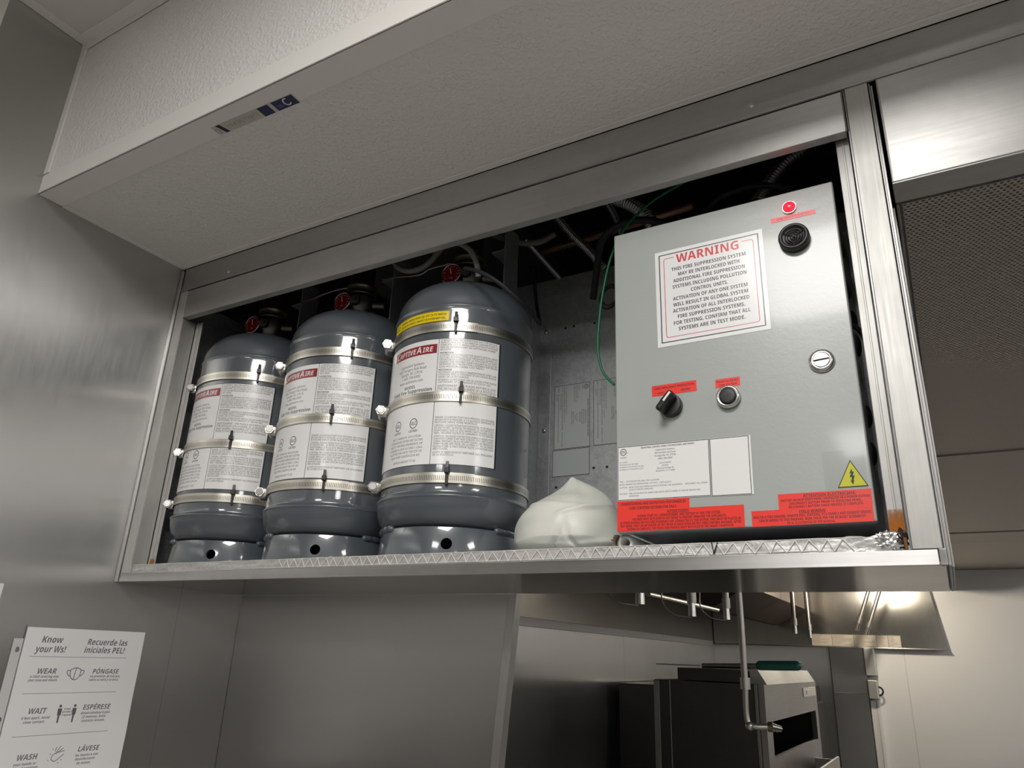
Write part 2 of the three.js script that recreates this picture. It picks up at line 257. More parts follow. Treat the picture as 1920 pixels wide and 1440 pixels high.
// foil tape over the front edge of the floor, with its scrim thread
{
  const g = new THREE.PlaneGeometry(1.294, 0.0165, 420, 6), p = g.attributes.position; seed = 99;
  const n1 = noiseTile(421, 7, 60, 3, 71), n2 = noiseTile(421, 7, 140, 7, 72);
  for (let i = 0; i < p.count; i++) {
    const x = p.getX(i) + 0.0345 + 0.647, y = p.getY(i) + 0.0232, k = x > 1.27 ? 1 + (x - 1.27) * 90 : 1, top = y > 0.029 ? (n1[i % (421 * 7)] - 0.5) * 0.0016 : 0;
    p.setXYZ(i, x, y + top + (x > 1.27 ? (n2[i] - 0.3) * 0.0012 * k : 0), -0.0045 + (n1[i] - 0.5) * 0.0009 * k + (n2[i] - 0.5) * 0.0006 * k);
  }
  g.computeVertexNormals(); grainUV(g);
  part('foil_tape', g, M.foil, cab, 'crinkled silver foil tape');
  const z = []; for (let i = 0, x = 0.42; x < 1.285; i++, x += 0.0085 + 0.0022 * Math.sin(i * 1.7)) z.push(V(x, i % 2 ? 0.0172 : 0.0303, -0.0030));
  const segs = []; for (let i = 0; i + 1 < z.length; i++) segs.push(cyl(z[i], z[i + 1], 0.0006, 0.0006, 5, false));
  segs.push(cyl(V(0.36, 0.0178, -0.0034), V(1.25, 0.0182, -0.0034), 0.0004, 0.0004, 5, false), cyl(V(0.034, 0.0308, -0.0042), V(1.29, 0.0312, -0.0042), 0.0005, 0.0005, 5, false));
  part('scrim_thread', segs, M.thread, cab, 'white zigzag reinforcing thread');
  const a = P(1334, 1017, 'z', -0.0028), b = P(1339, 1039, 'z', -0.0028), c = P(1345, 1017, 'z', -0.0028);
  part('black_thread', [cyl(a, b, 0.0007, 0.0007, 6), cyl(b, c, 0.0006, 0.0006, 6)], M.black, cab, 'short black V of thread');
  // crumpled tape end, burn mark and slag at the right foot
  const cg = new THREE.IcosahedronGeometry(0.011, 5), cp = cg.attributes.position;
  for (let i = 0; i < cp.count; i++) { const v = V(cp.getX(i), cp.getY(i), cp.getZ(i)).normalize(); const k = 0.011 * (0.8 + 0.35 * Math.abs(Math.sin(v.x * 7 + v.y * 5) * Math.cos(v.z * 6 - v.y * 9)) + 0.04 * Math.sin(v.x * 15 + v.z * 11)); cp.setXYZ(i, v.x * k * 1.2 + 1.314, v.y * k * 0.95 + 0.0265, v.z * k * 0.5 - 0.006); }
  cg.computeVertexNormals(); grainUV(cg); part('foil_wad', cg, M.wad, cab, 'crumpled end of the foil tape');
  const sg = new THREE.IcosahedronGeometry(0.008, 4), sp = sg.attributes.position;
  for (let i = 0; i < sp.count; i++) { const v = V(sp.getX(i), sp.getY(i), sp.getZ(i)).normalize(), k = 0.0078 * (1 + 0.2 * Math.sin(v.x * 6 + v.y * 8)); sp.setXYZ(i, v.x * k * 0.9 + 1.3265, v.y * k * 1.35 + 0.028, v.z * k * 0.7 - 0.008); }
  sg.computeVertexNormals(); part('burnt_sealant', sg, M.slag, cab, 'black burnt lump at the foot of the post');
  part('rust_drip', cyl(V(1.3305, 0.0165, -0.003), V(1.330, 0.029, -0.003), 0.0014, 0.002, 8), M.rust, cab);
  const stain = canvasTex(128, 192, (x, w, h) => {
    x.clearRect(0, 0, w, h); seed = 5;
    for (let i = 0; i < 900; i++) { const yy = h - Math.pow(rnd(), 2.2) * h, a = 0.08 + 0.28 * (yy / h); x.fillStyle = yy > h * 0.86 ? `rgba(46,22,10,${a})` : `rgba(${150 + rnd() * 40 | 0},${84 + rnd() * 30 | 0},18,${a * 0.8})`; x.beginPath(); x.ellipse(rnd() * w, yy, 7 + rnd() * 12, 6 + rnd() * 12, 0, 0, 7); x.fill(); }
  });
  const st = new THREE.PlaneGeometry(0.0155, 0.03); st.translate(1.3239, 0.047, -0.0179);
  part('rust_stain', st, S({ map: stain, transparent: true, roughness: 0.8 }), cab, 'orange brown rust stain');
  const s2 = new THREE.PlaneGeometry(0.012, 0.02); s2.translate(0.048, 0.036, -0.0322);
  part('rust_stain', s2, S({ map: stain, transparent: true, roughness: 0.8 }), cab, 'faint rust stain');
}
// closing band above the cabinet
{
  const c = thing('closure_band', 'stainless steel closing band with small screws under the white soffit', 'steel band', [1.6, 0.609, 0]);
  part('band', [box(0.009, 3.2, 0.6095, SOF_Y - 0.002, -0.0025, -0.0005), box(0.009, 3.2, 0.6092, 0.6125, -0.0025, 0.0022, 'x', 0.0012)], M.steel, c);
  for (const [px, py] of [[428, 510], [1408, 198]]) { const q = P(px, py, 'z', 0); part('screw', [new THREE.SphereGeometry(0.0032, 14, 8, 0, Math.PI * 2, 0, Math.PI / 2).rotateX(Math.PI / 2).scale(1, 1, 0.6).translate(q.x, q.y, -0.0005), new THREE.TorusGeometry(0.0036, 0.0006, 6, 16).translate(q.x, q.y, -0.0002)], M.chrome, c); }
}

// ------------------------------------------------------------------ tanks
const TR = 0.1225;
const labelTex = canvasTex(1500, 1066, (x, w, h) => {
  x.fillStyle = '#efefee'; x.fillRect(0, 0, w, h);
  const th = (a) => (a + 78) / 142 * w;      // label runs from -78 to 64 degrees
  x.strokeStyle = '#222'; x.lineWidth = 4; x.strokeRect(2, 2, w - 4, h - 4);
  x.fillStyle = '#1b1c22'; x.fillRect(w - 12, 0, 12, h);
  for (const a of [-43, 15]) { x.fillStyle = '#333'; x.fillRect(th(a), 0, 4, h); }
  // sideways column at the left
  x.save(); x.translate(0, h); x.rotate(-Math.PI / 2); x.fillStyle = '#444'; x.font = '21px sans-serif';
  const side = ['MONTHLY INSPECTION: CHECK THAT THE GAUGE POINTER IS IN THE GREEN AREA', 'CHECK NOZZLES AND PIPING FOR OBSTRUCTION. RECHARGE AFTER ANY USE.', 'SERVICE BY A FACTORY TRAINED REPRESENTATIVE ONLY.'];
  side.forEach((t, i) => x.fillText(t, 40, th(-43) - 30 - i * 34, h - 80)); x.restore();
  // left panel
  const lx = th(-32), lw = th(14) - lx, cx = th(-8.3);
  x.fillStyle = '#8d1f2b'; x.fillRect(lx, 46, lw, 82);
  x.save(); x.translate(lx + lw / 2 + 4, 110); x.transform(1, 0, -0.12, 1, 0, 0); x.fillStyle = '#f1e9e6'; x.textAlign = 'left'; let X0 = -lw / 2 + 22;
  for (const [t, f, wd] of [['C', 76, 50], ['APTIVE', 62, 212], ['A', 76, 56], ['IRE', 62, 112]]) { x.font = `bold ${f}px sans-serif`; x.fillText(t, X0, 0, wd); X0 += wd + 3; } x.restore();
  const mid = (t, y, f, m = 300, c = '#2a2a2c') => { x.textAlign = 'center'; x.fillStyle = c; x.font = f; x.fillText(t, cx, y, m); };
  ['CaptiveAire Systems', '4641 Paragon Park Road', 'Raleigh, NC 27616', '1-866-784-6900', 'www.captiveaire.com'].forEach((t, i) => mid(t, 218 + i * 36, '33px sans-serif', [262, 306, 240, 205, 262][i]));
  mid('MODEL', 414, 'bold 36px sans-serif', 142); mid('TANK Fire Suppression', 454, 'bold 42px sans-serif', 440);
  const ring = (X, t) => { x.strokeStyle = '#18181a'; x.lineWidth = 6; x.beginPath(); x.ellipse(X, 718, 34, 40, 0, 0, 7); x.stroke(); x.textAlign = 'center'; x.fillStyle = '#18181a'; x.font = 'bold 40px sans-serif'; x.fillText(t, X, 732, 52); x.font = 'bold 26px sans-serif'; x.fillText('LISTED', X, 790, 84); };
  ring(th(-17.5), 'UL'); ring(th(-1.2), 'ULC');
  ['WET CHEMICAL SOLUTION', 'EXTINGUISHING SYSTEM UNIT EX27993', 'MEETS THE REQUIREMENTS OF', 'STANDARD UL 300 & ULC/ORD C-1254.6', 'ACCEPTED FOR USE BY THE CITY OF', 'NEW YORK UNDER COA #5'].forEach((t, i) => mid(t, 836 + i * 31, '26px sans-serif', 350));
  mid('APPROX WEIGHT 77 LB', 1036, '26px sans-serif', 240);
  // right panel
  const rx = th(15) + 16, rw = w - rx - 26; let y = 26;
  const row = (t, b) => { x.textAlign = 'left'; x.fillStyle = '#2b2b2d'; x.font = (b ? 'bold ' : '') + '21px sans-serif'; x.fillText(t, rx, y, rw); y += 20.5; };
  ['LE MODÈLE TANK FIRE SUPPRESSION DOIT ÊTRE INSTALLÉ,', 'INSPECTÉ, ENTRETENU ET RECHARGÉ EN CONFORMITÉ AVEC LA', 'NORME NFPA 17A ET LE MANUEL D\'INSTALLATION DE CAPTIVEAIRE', 'PAR UN REPRÉSENTANT DE CAPTIVEAIRE FORMÉ', 'EN USINE.'].forEach((t) => row(t)); y += 8;
  row('ENTRETIEN', 1); ['LE SYSTÈME D\'EXTINCTION DOIT ÊTRE INSPECTÉ MENSUELLEMENT', 'OU À DES INTERVALLES PLUS FRÉQUENTS QUAND LES', 'CIRCONSTANCES LE NÉCESSITENT. LA TUYAUTERIE ET LES BUSES', 'DOIVENT ÊTRE VÉRIFIÉES POUR S\'ASSURER QU\'ELLES NE', 'PRÉSENTENT PAS D\'OBSTRUCTION, L\'ENSEMBLE DOIT RESTER', 'SOUS PRESSION COMME C\'EST PRÉVU.'].forEach((t) => row(t)); y += 6;
  row('RECHARGE', 1); ['RECHARGEZ LA BOUTEILLE IMMÉDIATEMENT APRÈS UNE', 'UTILISATION. VIDEZ-LA TOTALEMENT DE SON CONTENU RÉSIDUEL', 'AVANT DE LA RECHARGER.'].forEach((t) => row(t)); y += 4;
  ['RECHARGEZ-LA UNIQUEMENT AVEC DU LIQUIDE EXTINCTEUR DE', 'CAPTIVEAIRE, N° DE PRODUIT 87-300101-001.'].forEach((t) => row(t)); y += 10;
  for (const t of ['AVERTISSEMENT : UNE PLAQUE ANTI-RECUL DOIT', 'ÊTRE INSTALLÉE SUR LA VANNE DE LA BOUTEILLE,', 'SAUF QUAND L\'ENSEMBLE EST CONNECTÉ AU', 'SYSTÈME DE TUYAUTERIE OU QU\'IL EST EN COURS DE REMPLISSAGE.']) { x.fillStyle = '#242426'; x.font = '27px sans-serif'; x.fillText(t, rx, y + 4, rw); y += 26; }
  y = 690; ['DANGER : LE CONTENU ÉTANT SOUS PRESSION, UNE DÉCHARGE', 'BRUTALE PEUT SE PRODUIRE. IL Y A UN RISQUE IMPORTANT DE', 'BLESSURE GRAVE VOIRE MORTELLE.'].forEach((t) => row(t)); y += 6;
  ['CONTENU : LIQUIDE EXTINCTEUR CAPTIVEAIRE, N° DE PRODUIT', '87-300101-001. SA FICHE TECHNIQUE DE SÉCURITÉ EST', 'DISPONIBLE SUR LE SITE WWW.CAPTIVEAIRE.COM.', 'HMIS : MÉLANGE AQUEUX DE CARBONATE DE POTASSIUM.'].forEach((t) => row(t)); y += 6;
  ['ATTENTION : DES AGENTS D\'EXTINCTION CHIMIQUES AQUEUX SONT', 'CONSIDÉRÉS COMME ÉTANT NON TOXIQUES, MAIS SONT CLASSÉS', 'COMME IRRITANTS CAR ILS PEUVENT CAUSER UNE IRRITATION', 'TEMPORAIRE DES YEUX, DE LA PEAU ET DU SYSTÈME', 'RESPIRATOIRE. IL FAUT ÉVITER TOUTE EXPOSITION NON', 'NÉCESSAIRE.'].forEach((t) => row(t)); y += 6;
  ['LA DATE DE FABRICATION EST TAMPONNÉE SUR L\'ÉPAULEMENT', 'DE LA BOUTEILLE.'].forEach((t) => row(t));
});
const labelMat = PH({ map: labelTex, roughness: 0.35, clearcoat: 0.3, clearcoatRoughness: 0.15 });
const bandTex = canvasTex(32, 32, (x) => { x.fillStyle = '#d2d0ca'; x.fillRect(0, 0, 32, 32); x.fillStyle = '#3b3a38'; x.beginPath(); x.moveTo(11, 9); x.lineTo(20, 9); x.lineTo(18, 24); x.lineTo(9, 24); x.fill(); });
bandTex.wrapS = bandTex.wrapT = THREE.RepeatWrapping;
const bandMat = PH({ map: bandTex, color: rgb(0.95, 0.93, 0.88), metalness: 1, roughness: 0.33 });
const bandPlain = PH({ color: rgb(0.62, 0.60, 0.57), metalness: 1, roughness: 0.38 });
const yellowTex = canvasTex(700, 110, (x, w, h) => {
  x.fillStyle = '#f2d60a'; x.fillRect(0, 0, w, h); x.strokeStyle = '#574d08'; x.lineWidth = 3; x.strokeRect(5, 5, w - 10, h - 10); x.fillStyle = '#26210a';
  x.font = 'bold 20px sans-serif'; x.fillText('WARNING', 24, 46); x.fillText('CAUTION', 24, 78);
  x.font = 'bold 33px sans-serif'; x.fillText('WARNING: WIRING FROM CAD LEFT TO ITS SWITCH', 150, 48, 520); x.fillText('MUST BE IN SEPARATE CONDUIT OR SYSTEM MAY FAIL.', 150, 88, 520);
});
const gaugeTex = canvasTex(128, 128, (x, w, h) => {
  x.fillStyle = '#74131c'; x.fillRect(0, 0, w, h); x.fillStyle = '#b9a9a4'; x.font = 'bold 15px sans-serif'; x.textAlign = 'center'; x.fillText('PSI', 64, 100);
  x.strokeStyle = '#d8cfc8'; x.lineWidth = 3; for (let i = 0; i < 11; i++) { const a = Math.PI * (0.8 + i * 0.14); x.beginPath(); x.moveTo(64 + 46 * Math.cos(a), 64 + 46 * Math.sin(a)); x.lineTo(64 + 56 * Math.cos(a), 64 + 56 * Math.sin(a)); x.stroke(); }
  x.strokeStyle = '#f2efe8'; x.lineWidth = 5; x.beginPath(); x.moveTo(64, 64); x.lineTo(56, 22); x.stroke();
});
// body geometries shared by the three tanks (local axes: foot centre at the origin)
const bodyGeo = (() => {
  const p = [[0.0, 0.034], [0.06, 0.035], [0.095, 0.041], [0.112, 0.05], [0.1195, 0.06], [0.1232, 0.071], [0.1250, 0.081], [0.1252, 0.0865], [0.1262, 0.0885], [0.1270, 0.0905], [0.1258, 0.0925], [0.1232, 0.0945], [0.1226, 0.098], [TR, 0.105]];
  p.push([TR, 0.400], [0.1226, 0.405], [0.1236, 0.4075], [0.1238, 0.409], [0.1230, 0.411], [0.1224, 0.4135]);
  for (let i = 1; i <= 22; i++) { const a = i / 22 * Math.PI / 2, e = 0.78; p.push([0.122 * Math.pow(Math.cos(a), e), 0.4145 + 0.0745 * Math.pow(Math.sin(a), 0.95)]); }
  return lathe(p, 96);
})();
const skirtGeo = (() => {
  const ev = new Evaluator(), a = new Brush(lathe([[0.111, 0.0], [0.1165, 0.0], [0.1172, 0.005], [0.1150, 0.03], [0.1128, 0.0445], [0.1115, 0.0455], [0.1085, 0.0445], [0.111, 0.0]], 96)), h = new THREE.CylinderGeometry(0.0085, 0.0085, 0.05, 28).rotateX(Math.PI / 2);
  const b = new Brush(h); b.position.set(0.11 * Math.sin(31 * D), 0.0195, 0.11 * Math.cos(31 * D)); b.rotation.y = 31 * D; b.updateMatrixWorld(); a.updateMatrixWorld();
  return ev.evaluate(a, b, SUBTRACTION).geometry;
})();
const weldGeo = (a0, al) => { const g = new THREE.TorusGeometry(0.1118, 0.0042, 8, 30, al * D); g.rotateX(Math.PI / 2); g.rotateY((90 - a0 - 0) * D * -1 + Math.PI / 2 * 0); return g; };
const labelGeo = new THREE.CylinderGeometry(TR + 0.0004, TR + 0.0004, 0.2105, 64, 1, true, -78 * D, 142 * D).translate(0, 0.2425, 0);
function ringBand(r, t, y, hgt, a0, a1, pitch = 0.0029) {
  const p = [[r, y - hgt / 2], [r + t * 0.6, y - hgt / 2], [r + t, y - hgt / 2 + 0.0004], [r + t, y + hgt / 2 - 0.0004], [r + t * 0.6, y + hgt / 2], [r, y + hgt / 2]];
  const seg = Math.max(12, Math.round((a1 - a0) / 3)), g = lathe(p, seg, a0 * D, (a1 - a0) * D), P3 = g.attributes.position, uv = g.attributes.uv;
  const k = p.length; for (let i = 0; i < P3.count; i++) { const s = Math.floor(i / k) / seg; uv.setXY(i, (a0 + s * (a1 - a0)) * D * r / pitch, (P3.getY(i) - y) / hgt + 0.5); }
  return g;
}
const polar = (th, r, y) => V(r * Math.sin(th * D), y, r * Math.cos(th * D));
function makeTank(x, label, bands, sticker) {
  const t = thing('suppression_tank', label, 'tank', [x, FLR, -0.135], { local: true, group: 'fire suppression tanks' });
  const body = part('body', bodyGeo, M.tank, t);
  part('skirt', skirtGeo, M.tank, t);
  for (const [a0, a1] of [[-58, -22], [72, 118], [170, 210]]) {
    const pts = []; for (let i = 0; i <= 12; i++) { const th = a0 + (a1 - a0) * i / 12; pts.push(polar(th, 0.1122 + 0.0008 * Math.sin(i * 2.3), 0.0455 + 0.0012 * Math.sin(i * 3.1))); }
    part('weld', [tube(pts, 0.0052, 30, 8), new THREE.SphereGeometry(0.0052, 10, 8).translate(...pts[0].toArray()), new THREE.SphereGeometry(0.0058, 10, 8).translate(...pts[12].toArray())], M.tank, t);
  }
  part('label', labelGeo, labelMat, t, 'white printed instruction label');
  for (const [y0, end, tie] of bands) {
    const y = y0 - FLR, b = part('band_clamp', ringBand(TR + 0.0007, 0.0009, y, 0.0155, 0, 360), bandMat, t, 'slotted steel hose clamp band');
    part('band_tail', ringBand(TR + 0.0017, 0.0010, y + 0.0003, 0.0165, -46, end), bandMat, b);
    const c = polar(-51, TR + 0.0095, y), dir = polar(-51 + 90, 1, 0), rad = polar(-51, 1, 0);
    const house = new RoundedBoxGeometry(0.03, 0.021, 0.017, 3, 0.006); house.rotateY(-51 * D); house.translate(c.x - rad.x * 0.002, c.y, c.z - rad.z * 0.002);
    const s0 = c.clone().addScaledVector(dir, 0.008).addScaledVector(rad, 0.002), s1 = c.clone().addScaledVector(dir, 0.021).addScaledVector(rad, 0.003);
    part('worm_housing', house, bandPlain, b, 'rounded steel screw housing');
    part('hex_screw', [cyl(s0, s1, 0.0085, 0.0085, 6), cyl(s1, s1.clone().addScaledVector(dir, 0.0015), 0.0068, 0.0058, 12)], M.chrome, b);
    const q = polar(tie, TR + 0.0045, y), strap = new RoundedBoxGeometry(0.0042, 0.021, 0.0026, 2, 0.0009); strap.rotateY(tie * D); strap.translate(q.x, y - 0.001, q.z);
    const head = new RoundedBoxGeometry(0.0078, 0.0085, 0.0062, 2, 0.0012); head.rotateY(tie * D); const hq = polar(tie, TR + 0.0062, 0); head.translate(hq.x, y + 0.0105, hq.z);
    const tail = new RoundedBoxGeometry(0.0046, 0.0105, 0.0024, 2, 0.0006); tail.rotateX(-0.15); tail.rotateY(tie * D); const tq = polar(tie, TR + 0.0066, 0); tail.translate(tq.x, y + 0.0195, tq.z);
    part('cable_tie', [strap, head, tail], M.black, b, 'black plastic cable tie');
  }
  if (sticker) part('warning_sticker', new THREE.CylinderGeometry(TR + 0.0005, TR + 0.0005, 0.0185, 40, 1, true, -40 * D, 62 * D).translate(0, 0.3885, 0), PH({ map: yellowTex, roughness: 0.35 }), t, 'yellow warning sticker');
  // valve, gauge and actuator
  const top = 0.4878, v = part('valve', [lathe([[0.0, top - 0.01], [0.027, top - 0.01], [0.0275, top + 0.004], [0.0225, top + 0.007], [0.0225, top + 0.018], [0.029, top + 0.021], [0.029, top + 0.046], [0.024, top + 0.05], [0.0, top + 0.05]], 32), cyl(V(0, top + 0.03, 0), polar(24, 0.041, top + 0.03), 0.0095, 0.0095, 8), cyl(V(0, top + 0.034, 0), polar(120, 0.05, top + 0.034), 0.013, 0.011, 16)], M.cast, t, 'cast metal valve');
  part('brass_plug', cyl(polar(24, 0.041, top + 0.03), polar(24, 0.046, top + 0.03), 0.006, 0.005, 6), M.castBrass, v);
  const ga = -20, g0 = polar(ga, 0.01, top + 0.029), g1 = polar(ga, 0.034, top + 0.029), nrm = polar(6, 1, 0.0).normalize(), gc = polar(ga, 0.036, top + 0.029);
  const dial = part('gauge', [cyl(g0, g1, 0.005, 0.005, 10), cyl(gc.clone().addScaledVector(nrm, -0.007), gc.clone().addScaledVector(nrm, 0.006), 0.0205, 0.0205, 32)], M.black, v, 'round pressure gauge');
  const face = new THREE.CircleGeometry(0.0182, 32); face.rotateY(6 * D); face.translate(...gc.clone().addScaledVector(nrm, 0.0062).toArray());
  part('gauge_face', face, S({ map: gaugeTex, roughness: 0.25 }), v, 'dark red gauge face');
  const rim = new THREE.TorusGeometry(0.0192, 0.0014, 8, 40); rim.rotateY(6 * D); rim.translate(...gc.clone().addScaledVector(nrm, 0.0062).toArray()); part('gauge_rim', rim, M.chrome, v);
  part('actuator', [lathe([[0, top + 0.05], [0.031, top + 0.05], [0.031, top + 0.055], [0.0275, top + 0.057], [0.0275, top + 0.066], [0.031, top + 0.068], [0.031, top + 0.073], [0.024, top + 0.076], [0.024, top + 0.12], [0, top + 0.12]], 28)], M.castBrass, t, 'dull brass actuator head');
  part('mount_plate', [box(0.068, 0.0705, top - 0.04, top + 0.14, -0.06, -0.012), box(0.04, 0.0705, top + 0.085, top + 0.088, -0.06, -0.012)], M.galv, t);
  return t;
}
makeTank(0.6678, 'grey fire suppression tank with yellow warning sticker, beside the white bag', [[0.398, 44, 27.5], [0.277, 43, 34.5], [0.1465, 48, 28.5]], true);
makeTank(0.4054, 'grey fire suppression tank standing between two other tanks', [[0.4005, 54, 41.8], [0.2738, 49.5, 31.8], [0.1565, 51, 32.4]], false);
makeTank(0.1496, 'grey fire suppression tank next to the steel side post of the cabinet', [[0.394, 60, 46.6], [0.2553, 50, 33], [0.1515, 58, 42.3]], false);

// ------------------------------------------------------------------ control panel
const PX = 0.998, PY = 0.0525, PW = 0.3071, PHT = 0.4465, PZ = -0.035;
const pan = thing('control_panel', 'light grey fire system control panel with red and white stickers', 'control panel', [PX + PW / 2, FLR, -0.13]);
part('enclosure', box(PX + 0.004, PX + PW - 0.004, PY + 0.004, PY + PHT - 0.004, -0.235, PZ - 0.0165, 'y', 0.002), M.enclosure, pan);
const doorGeo = new RoundedBoxGeometry(PW, PHT, 0.016, 4, 0.0022); doorGeo.translate(PX + PW / 2, PY + PHT / 2, PZ - 0.008); grainUV(doorGeo);
const door = part('door', doorGeo, M.door, pan);
part('mounting_foot', [box(PX + 0.03, PX + 0.06, FLR, PY + 0.004, -0.22, -0.18), box(PX + 0.25, PX + 0.28, FLR, PY + 0.004, -0.22, -0.18)], M.galv, pan);
// black plugs and slots on the visible side of the enclosure
for (const [px, py, ry] of [[1577, 470, 0.012], [1588, 545, 0.0135], [1600, 600, 0.0135], [1608, 648, 0.016], [1628, 781, 0.0155], [1637, 851, 0.0155]]) {
  const q = P(px, py, 'x', PX + PW - 0.003); if (q.z < -0.2 || q.z > -0.04) q.z = Math.max(-0.17, Math.min(-0.06, q.z));
  const g = new THREE.SphereGeometry(1, 20, 14); g.scale(0.006, ry, 0.012); g.translate(PX + PW - 0.004, q.y, q.z); part('cable_plug', g, M.rubber, pan, 'black rubber plug');
}
for (const [px, py] of [[1617, 712], [1646, 905], [1641, 890], [1613, 700]]) { const q = P(px, py, 'x', PX + PW - 0.004); part('vent_slot', box(PX + PW - 0.0045, PX + PW - 0.0035, q.y - 0.016, q.y + 0.016, q.z - 0.001, q.z + 0.001), M.black, pan); }
{ const q = P(1617, 670, 'x', PX + PW); part('side_cable', tube([V(PX + PW - 0.004, q.y + 0.02, -0.09), V(PX + PW + 0.006, q.y + 0.01, -0.10), V(PX + PW + 0.010, q.y - 0.012, -0.13), V(PX + PW + 0.004, q.y - 0.03, -0.2)], 0.0032, 24), M.rubber, pan); }
// flat stickers
function sticker(name, u0, u1, v0, v1, tex, label, tilt = 0, lift = 0.0004, opt = {}) {
  const g = new THREE.PlaneGeometry(u1 - u0, v1 - v0); g.rotateZ(tilt); g.translate(PX + (u0 + u1) / 2, PY + (v0 + v1) / 2, PZ + lift);
  return part(name, g, PH({ map: tex, roughness: 0.32, clearcoat: 0.3, clearcoatRoughness: 0.12, bumpMap: opt.bump || null, bumpScale: 0.0001, transparent: !!opt.clear }), door, label);
}
sticker('warning_label', 0.0632, 0.2140, 0.2510, 0.3998, canvasTex(1000, 990, (x, w, h) => {
  x.fillStyle = '#ececec'; x.fillRect(0, 0, w, h); x.strokeStyle = '#16161a'; x.lineWidth = 9; x.strokeRect(42, 42, w - 84, h - 84);
  x.strokeStyle = '#cf2a33'; x.lineWidth = 6; x.beginPath(); x.moveTo(186, 86); x.lineTo(112, 86); x.quadraticCurveTo(86, 86, 86, 112); x.lineTo(86, h - 112); x.quadraticCurveTo(86, h - 86, 112, h - 86); x.lineTo(w - 112, h - 86); x.quadraticCurveTo(w - 86, h - 86, w - 86, h - 112); x.lineTo(w - 86, 112); x.quadraticCurveTo(w - 86, 86, w - 112, 86); x.lineTo(w - 186, 86); x.stroke();
  x.textAlign = 'center'; x.fillStyle = '#d4232d'; x.font = 'bold 124px sans-serif'; x.fillText('WARNING', w / 2, 152, 590);
  x.fillStyle = '#17171b'; const L = [['THIS FIRE SUPPRESSION SYSTEM', 690], ['MAY BE INTERLOCKED WITH', 570], ['ADDITIONAL FIRE SUPPRESSION', 660], ['SYSTEMS INCLUDING POLLUTION', 680], ['CONTROL UNITS.', 340], ['ACTIVATION OF ANY ONE SYSTEM', 680], ['WILL RESULT IN GLOBAL SYSTEM', 680], ['ACTIVATION OF ALL INTERLOCKED', 690], ['FIRE SUPPRESSION SYSTEMS.', 610], ['FOR TESTING, CONFIRM THAT ALL', 690], ['SYSTEMS ARE IN TEST MODE.', 600]];
  x.font = 'bold 50px sans-serif'; L.forEach(([t, m], i) => x.fillText(t, w / 2, 232 + i * 62, m));
}), 'white warning label with red heading');
const redTex = (w, h, lines) => canvasTex(w, h, (x) => {
  x.fillStyle = '#f4382c'; x.fillRect(0, 0, w, h); x.fillStyle = '#2c0f10';
  for (const [t, cx, y, size, max, under] of lines) { x.textAlign = 'center'; x.font = `bold ${size}px sans-serif`; x.fillText(t, cx, y, max); if (under) x.fillRect(cx - under / 2, y + 4, under, 3); }
});
sticker('status_label', 0.2264, 0.2823, 0.4040, 0.4105, redTex(560, 66, [['FIRE SYSTEM STATUS', 280, 48, 42, 440]]), 'narrow red status sticker', -0.01);
sticker('switch_label', 0.0526, 0.1138, 0.1812, 0.1963, redTex(620, 152, [['CORE APPLIANCE PROTECTION', 310, 62, 44, 560], ['TEST', 122, 132, 40, 100], ['ARMED', 470, 122, 40, 130]]), 'red switch sticker');
sticker('reset_label', 0.1387, 0.1701, 0.1808, 0.1926, redTex(320, 120, [['PUSH TO RESET', 160, 52, 40, 290], ['FIRE SYSTEM', 160, 104, 40, 240]]), 'red reset sticker');
sticker('commissioning_label', 0.0005, 0.0972, 0.0270, 0.0420, redTex(960, 150, [['COMMISSIONING AND INSPECTION PERFORMED BY', 480, 66, 48, 870], ['CORE CERTIFIED DISTRIBUTOR ONLY.', 480, 124, 48, 640]]), 'red commissioning sticker', -0.01, 0.0004);
sticker('attention_label', 0.0003, 0.1635, 0.0015, 0.0282, redTex(1640, 268, [['ATTENTION!!!', 820, 48, 46, 280, 270], ['DURING START-UP, COMMISSIONING, AND TESTING OF THIS FIRE SYSTEM,', 820, 92, 42, 1080], ['PACKAGE MUST BE PLACED IN TEST MODE TO PREVENT SPRAYING THE APPLIANCES.', 820, 134, 42, 1220], ['IF OTHER HOOD(S) OR PCU CORE PACKAGE(S) ARE CONNECTED TO THIS SYSTEM, THEY MUST BE PLACED IN', 820, 176, 42, 1560], ['TEST MODE. THEY CAN BE PLACED IN TEST MODE AT EACH HOOD OR PCU CORE CONTROL PACKAGE. AFTER', 820, 217, 42, 1560], ['TESTING IS COMPLETE, THE PCU(S) AND HOOD(S) MUST BE PLACED IN THE ARMED CONDITION.', 820, 256, 40, 1380]]), 'wide red attention sticker', -0.008, 0.0007);
sticker('electrician_label', 0.2040, 0.3045, 0.0188, 0.0370, redTex(1000, 182, [['ATTENTION ELECTRICIAN:', 560, 50, 46, 560, 560], ['BATTERY BACKUP KEEPS PANEL ENERGIZED IN A POWER OUTAGE.', 510, 92, 40, 960], ['DISCONNECT BATTERY PRIOR TO SERVICING PANEL.', 510, 132, 40, 780], ['RE-CONNECT BATTERY ONCE SERVICE IS COMPLETE.', 510, 172, 40, 800]]), 'red electrician sticker', 0, 0.0004);
sticker('field_wiring_label', 0.1720, 0.3040, 0.0003, 0.0188, redTex(1330, 186, [['FIELD WIRING', 690, 50, 46, 290, 290], ['MULTIPLE FIRE SENSORS, REMOTE PULL STATIONS, PCU PANELS AND EXHAUST HOODS', 665, 94, 42, 1290], ['CAN BE WIRED TO THIS PACKAGE. WIRE THESE PER THE AS BUILT SCHEMATIC', 665, 136, 42, 1170], ['OR AS ILLUSTRATED IN THE MANUAL.', 665, 176, 40, 540]]), 'red field wiring sticker', 0.001, 0.0006);
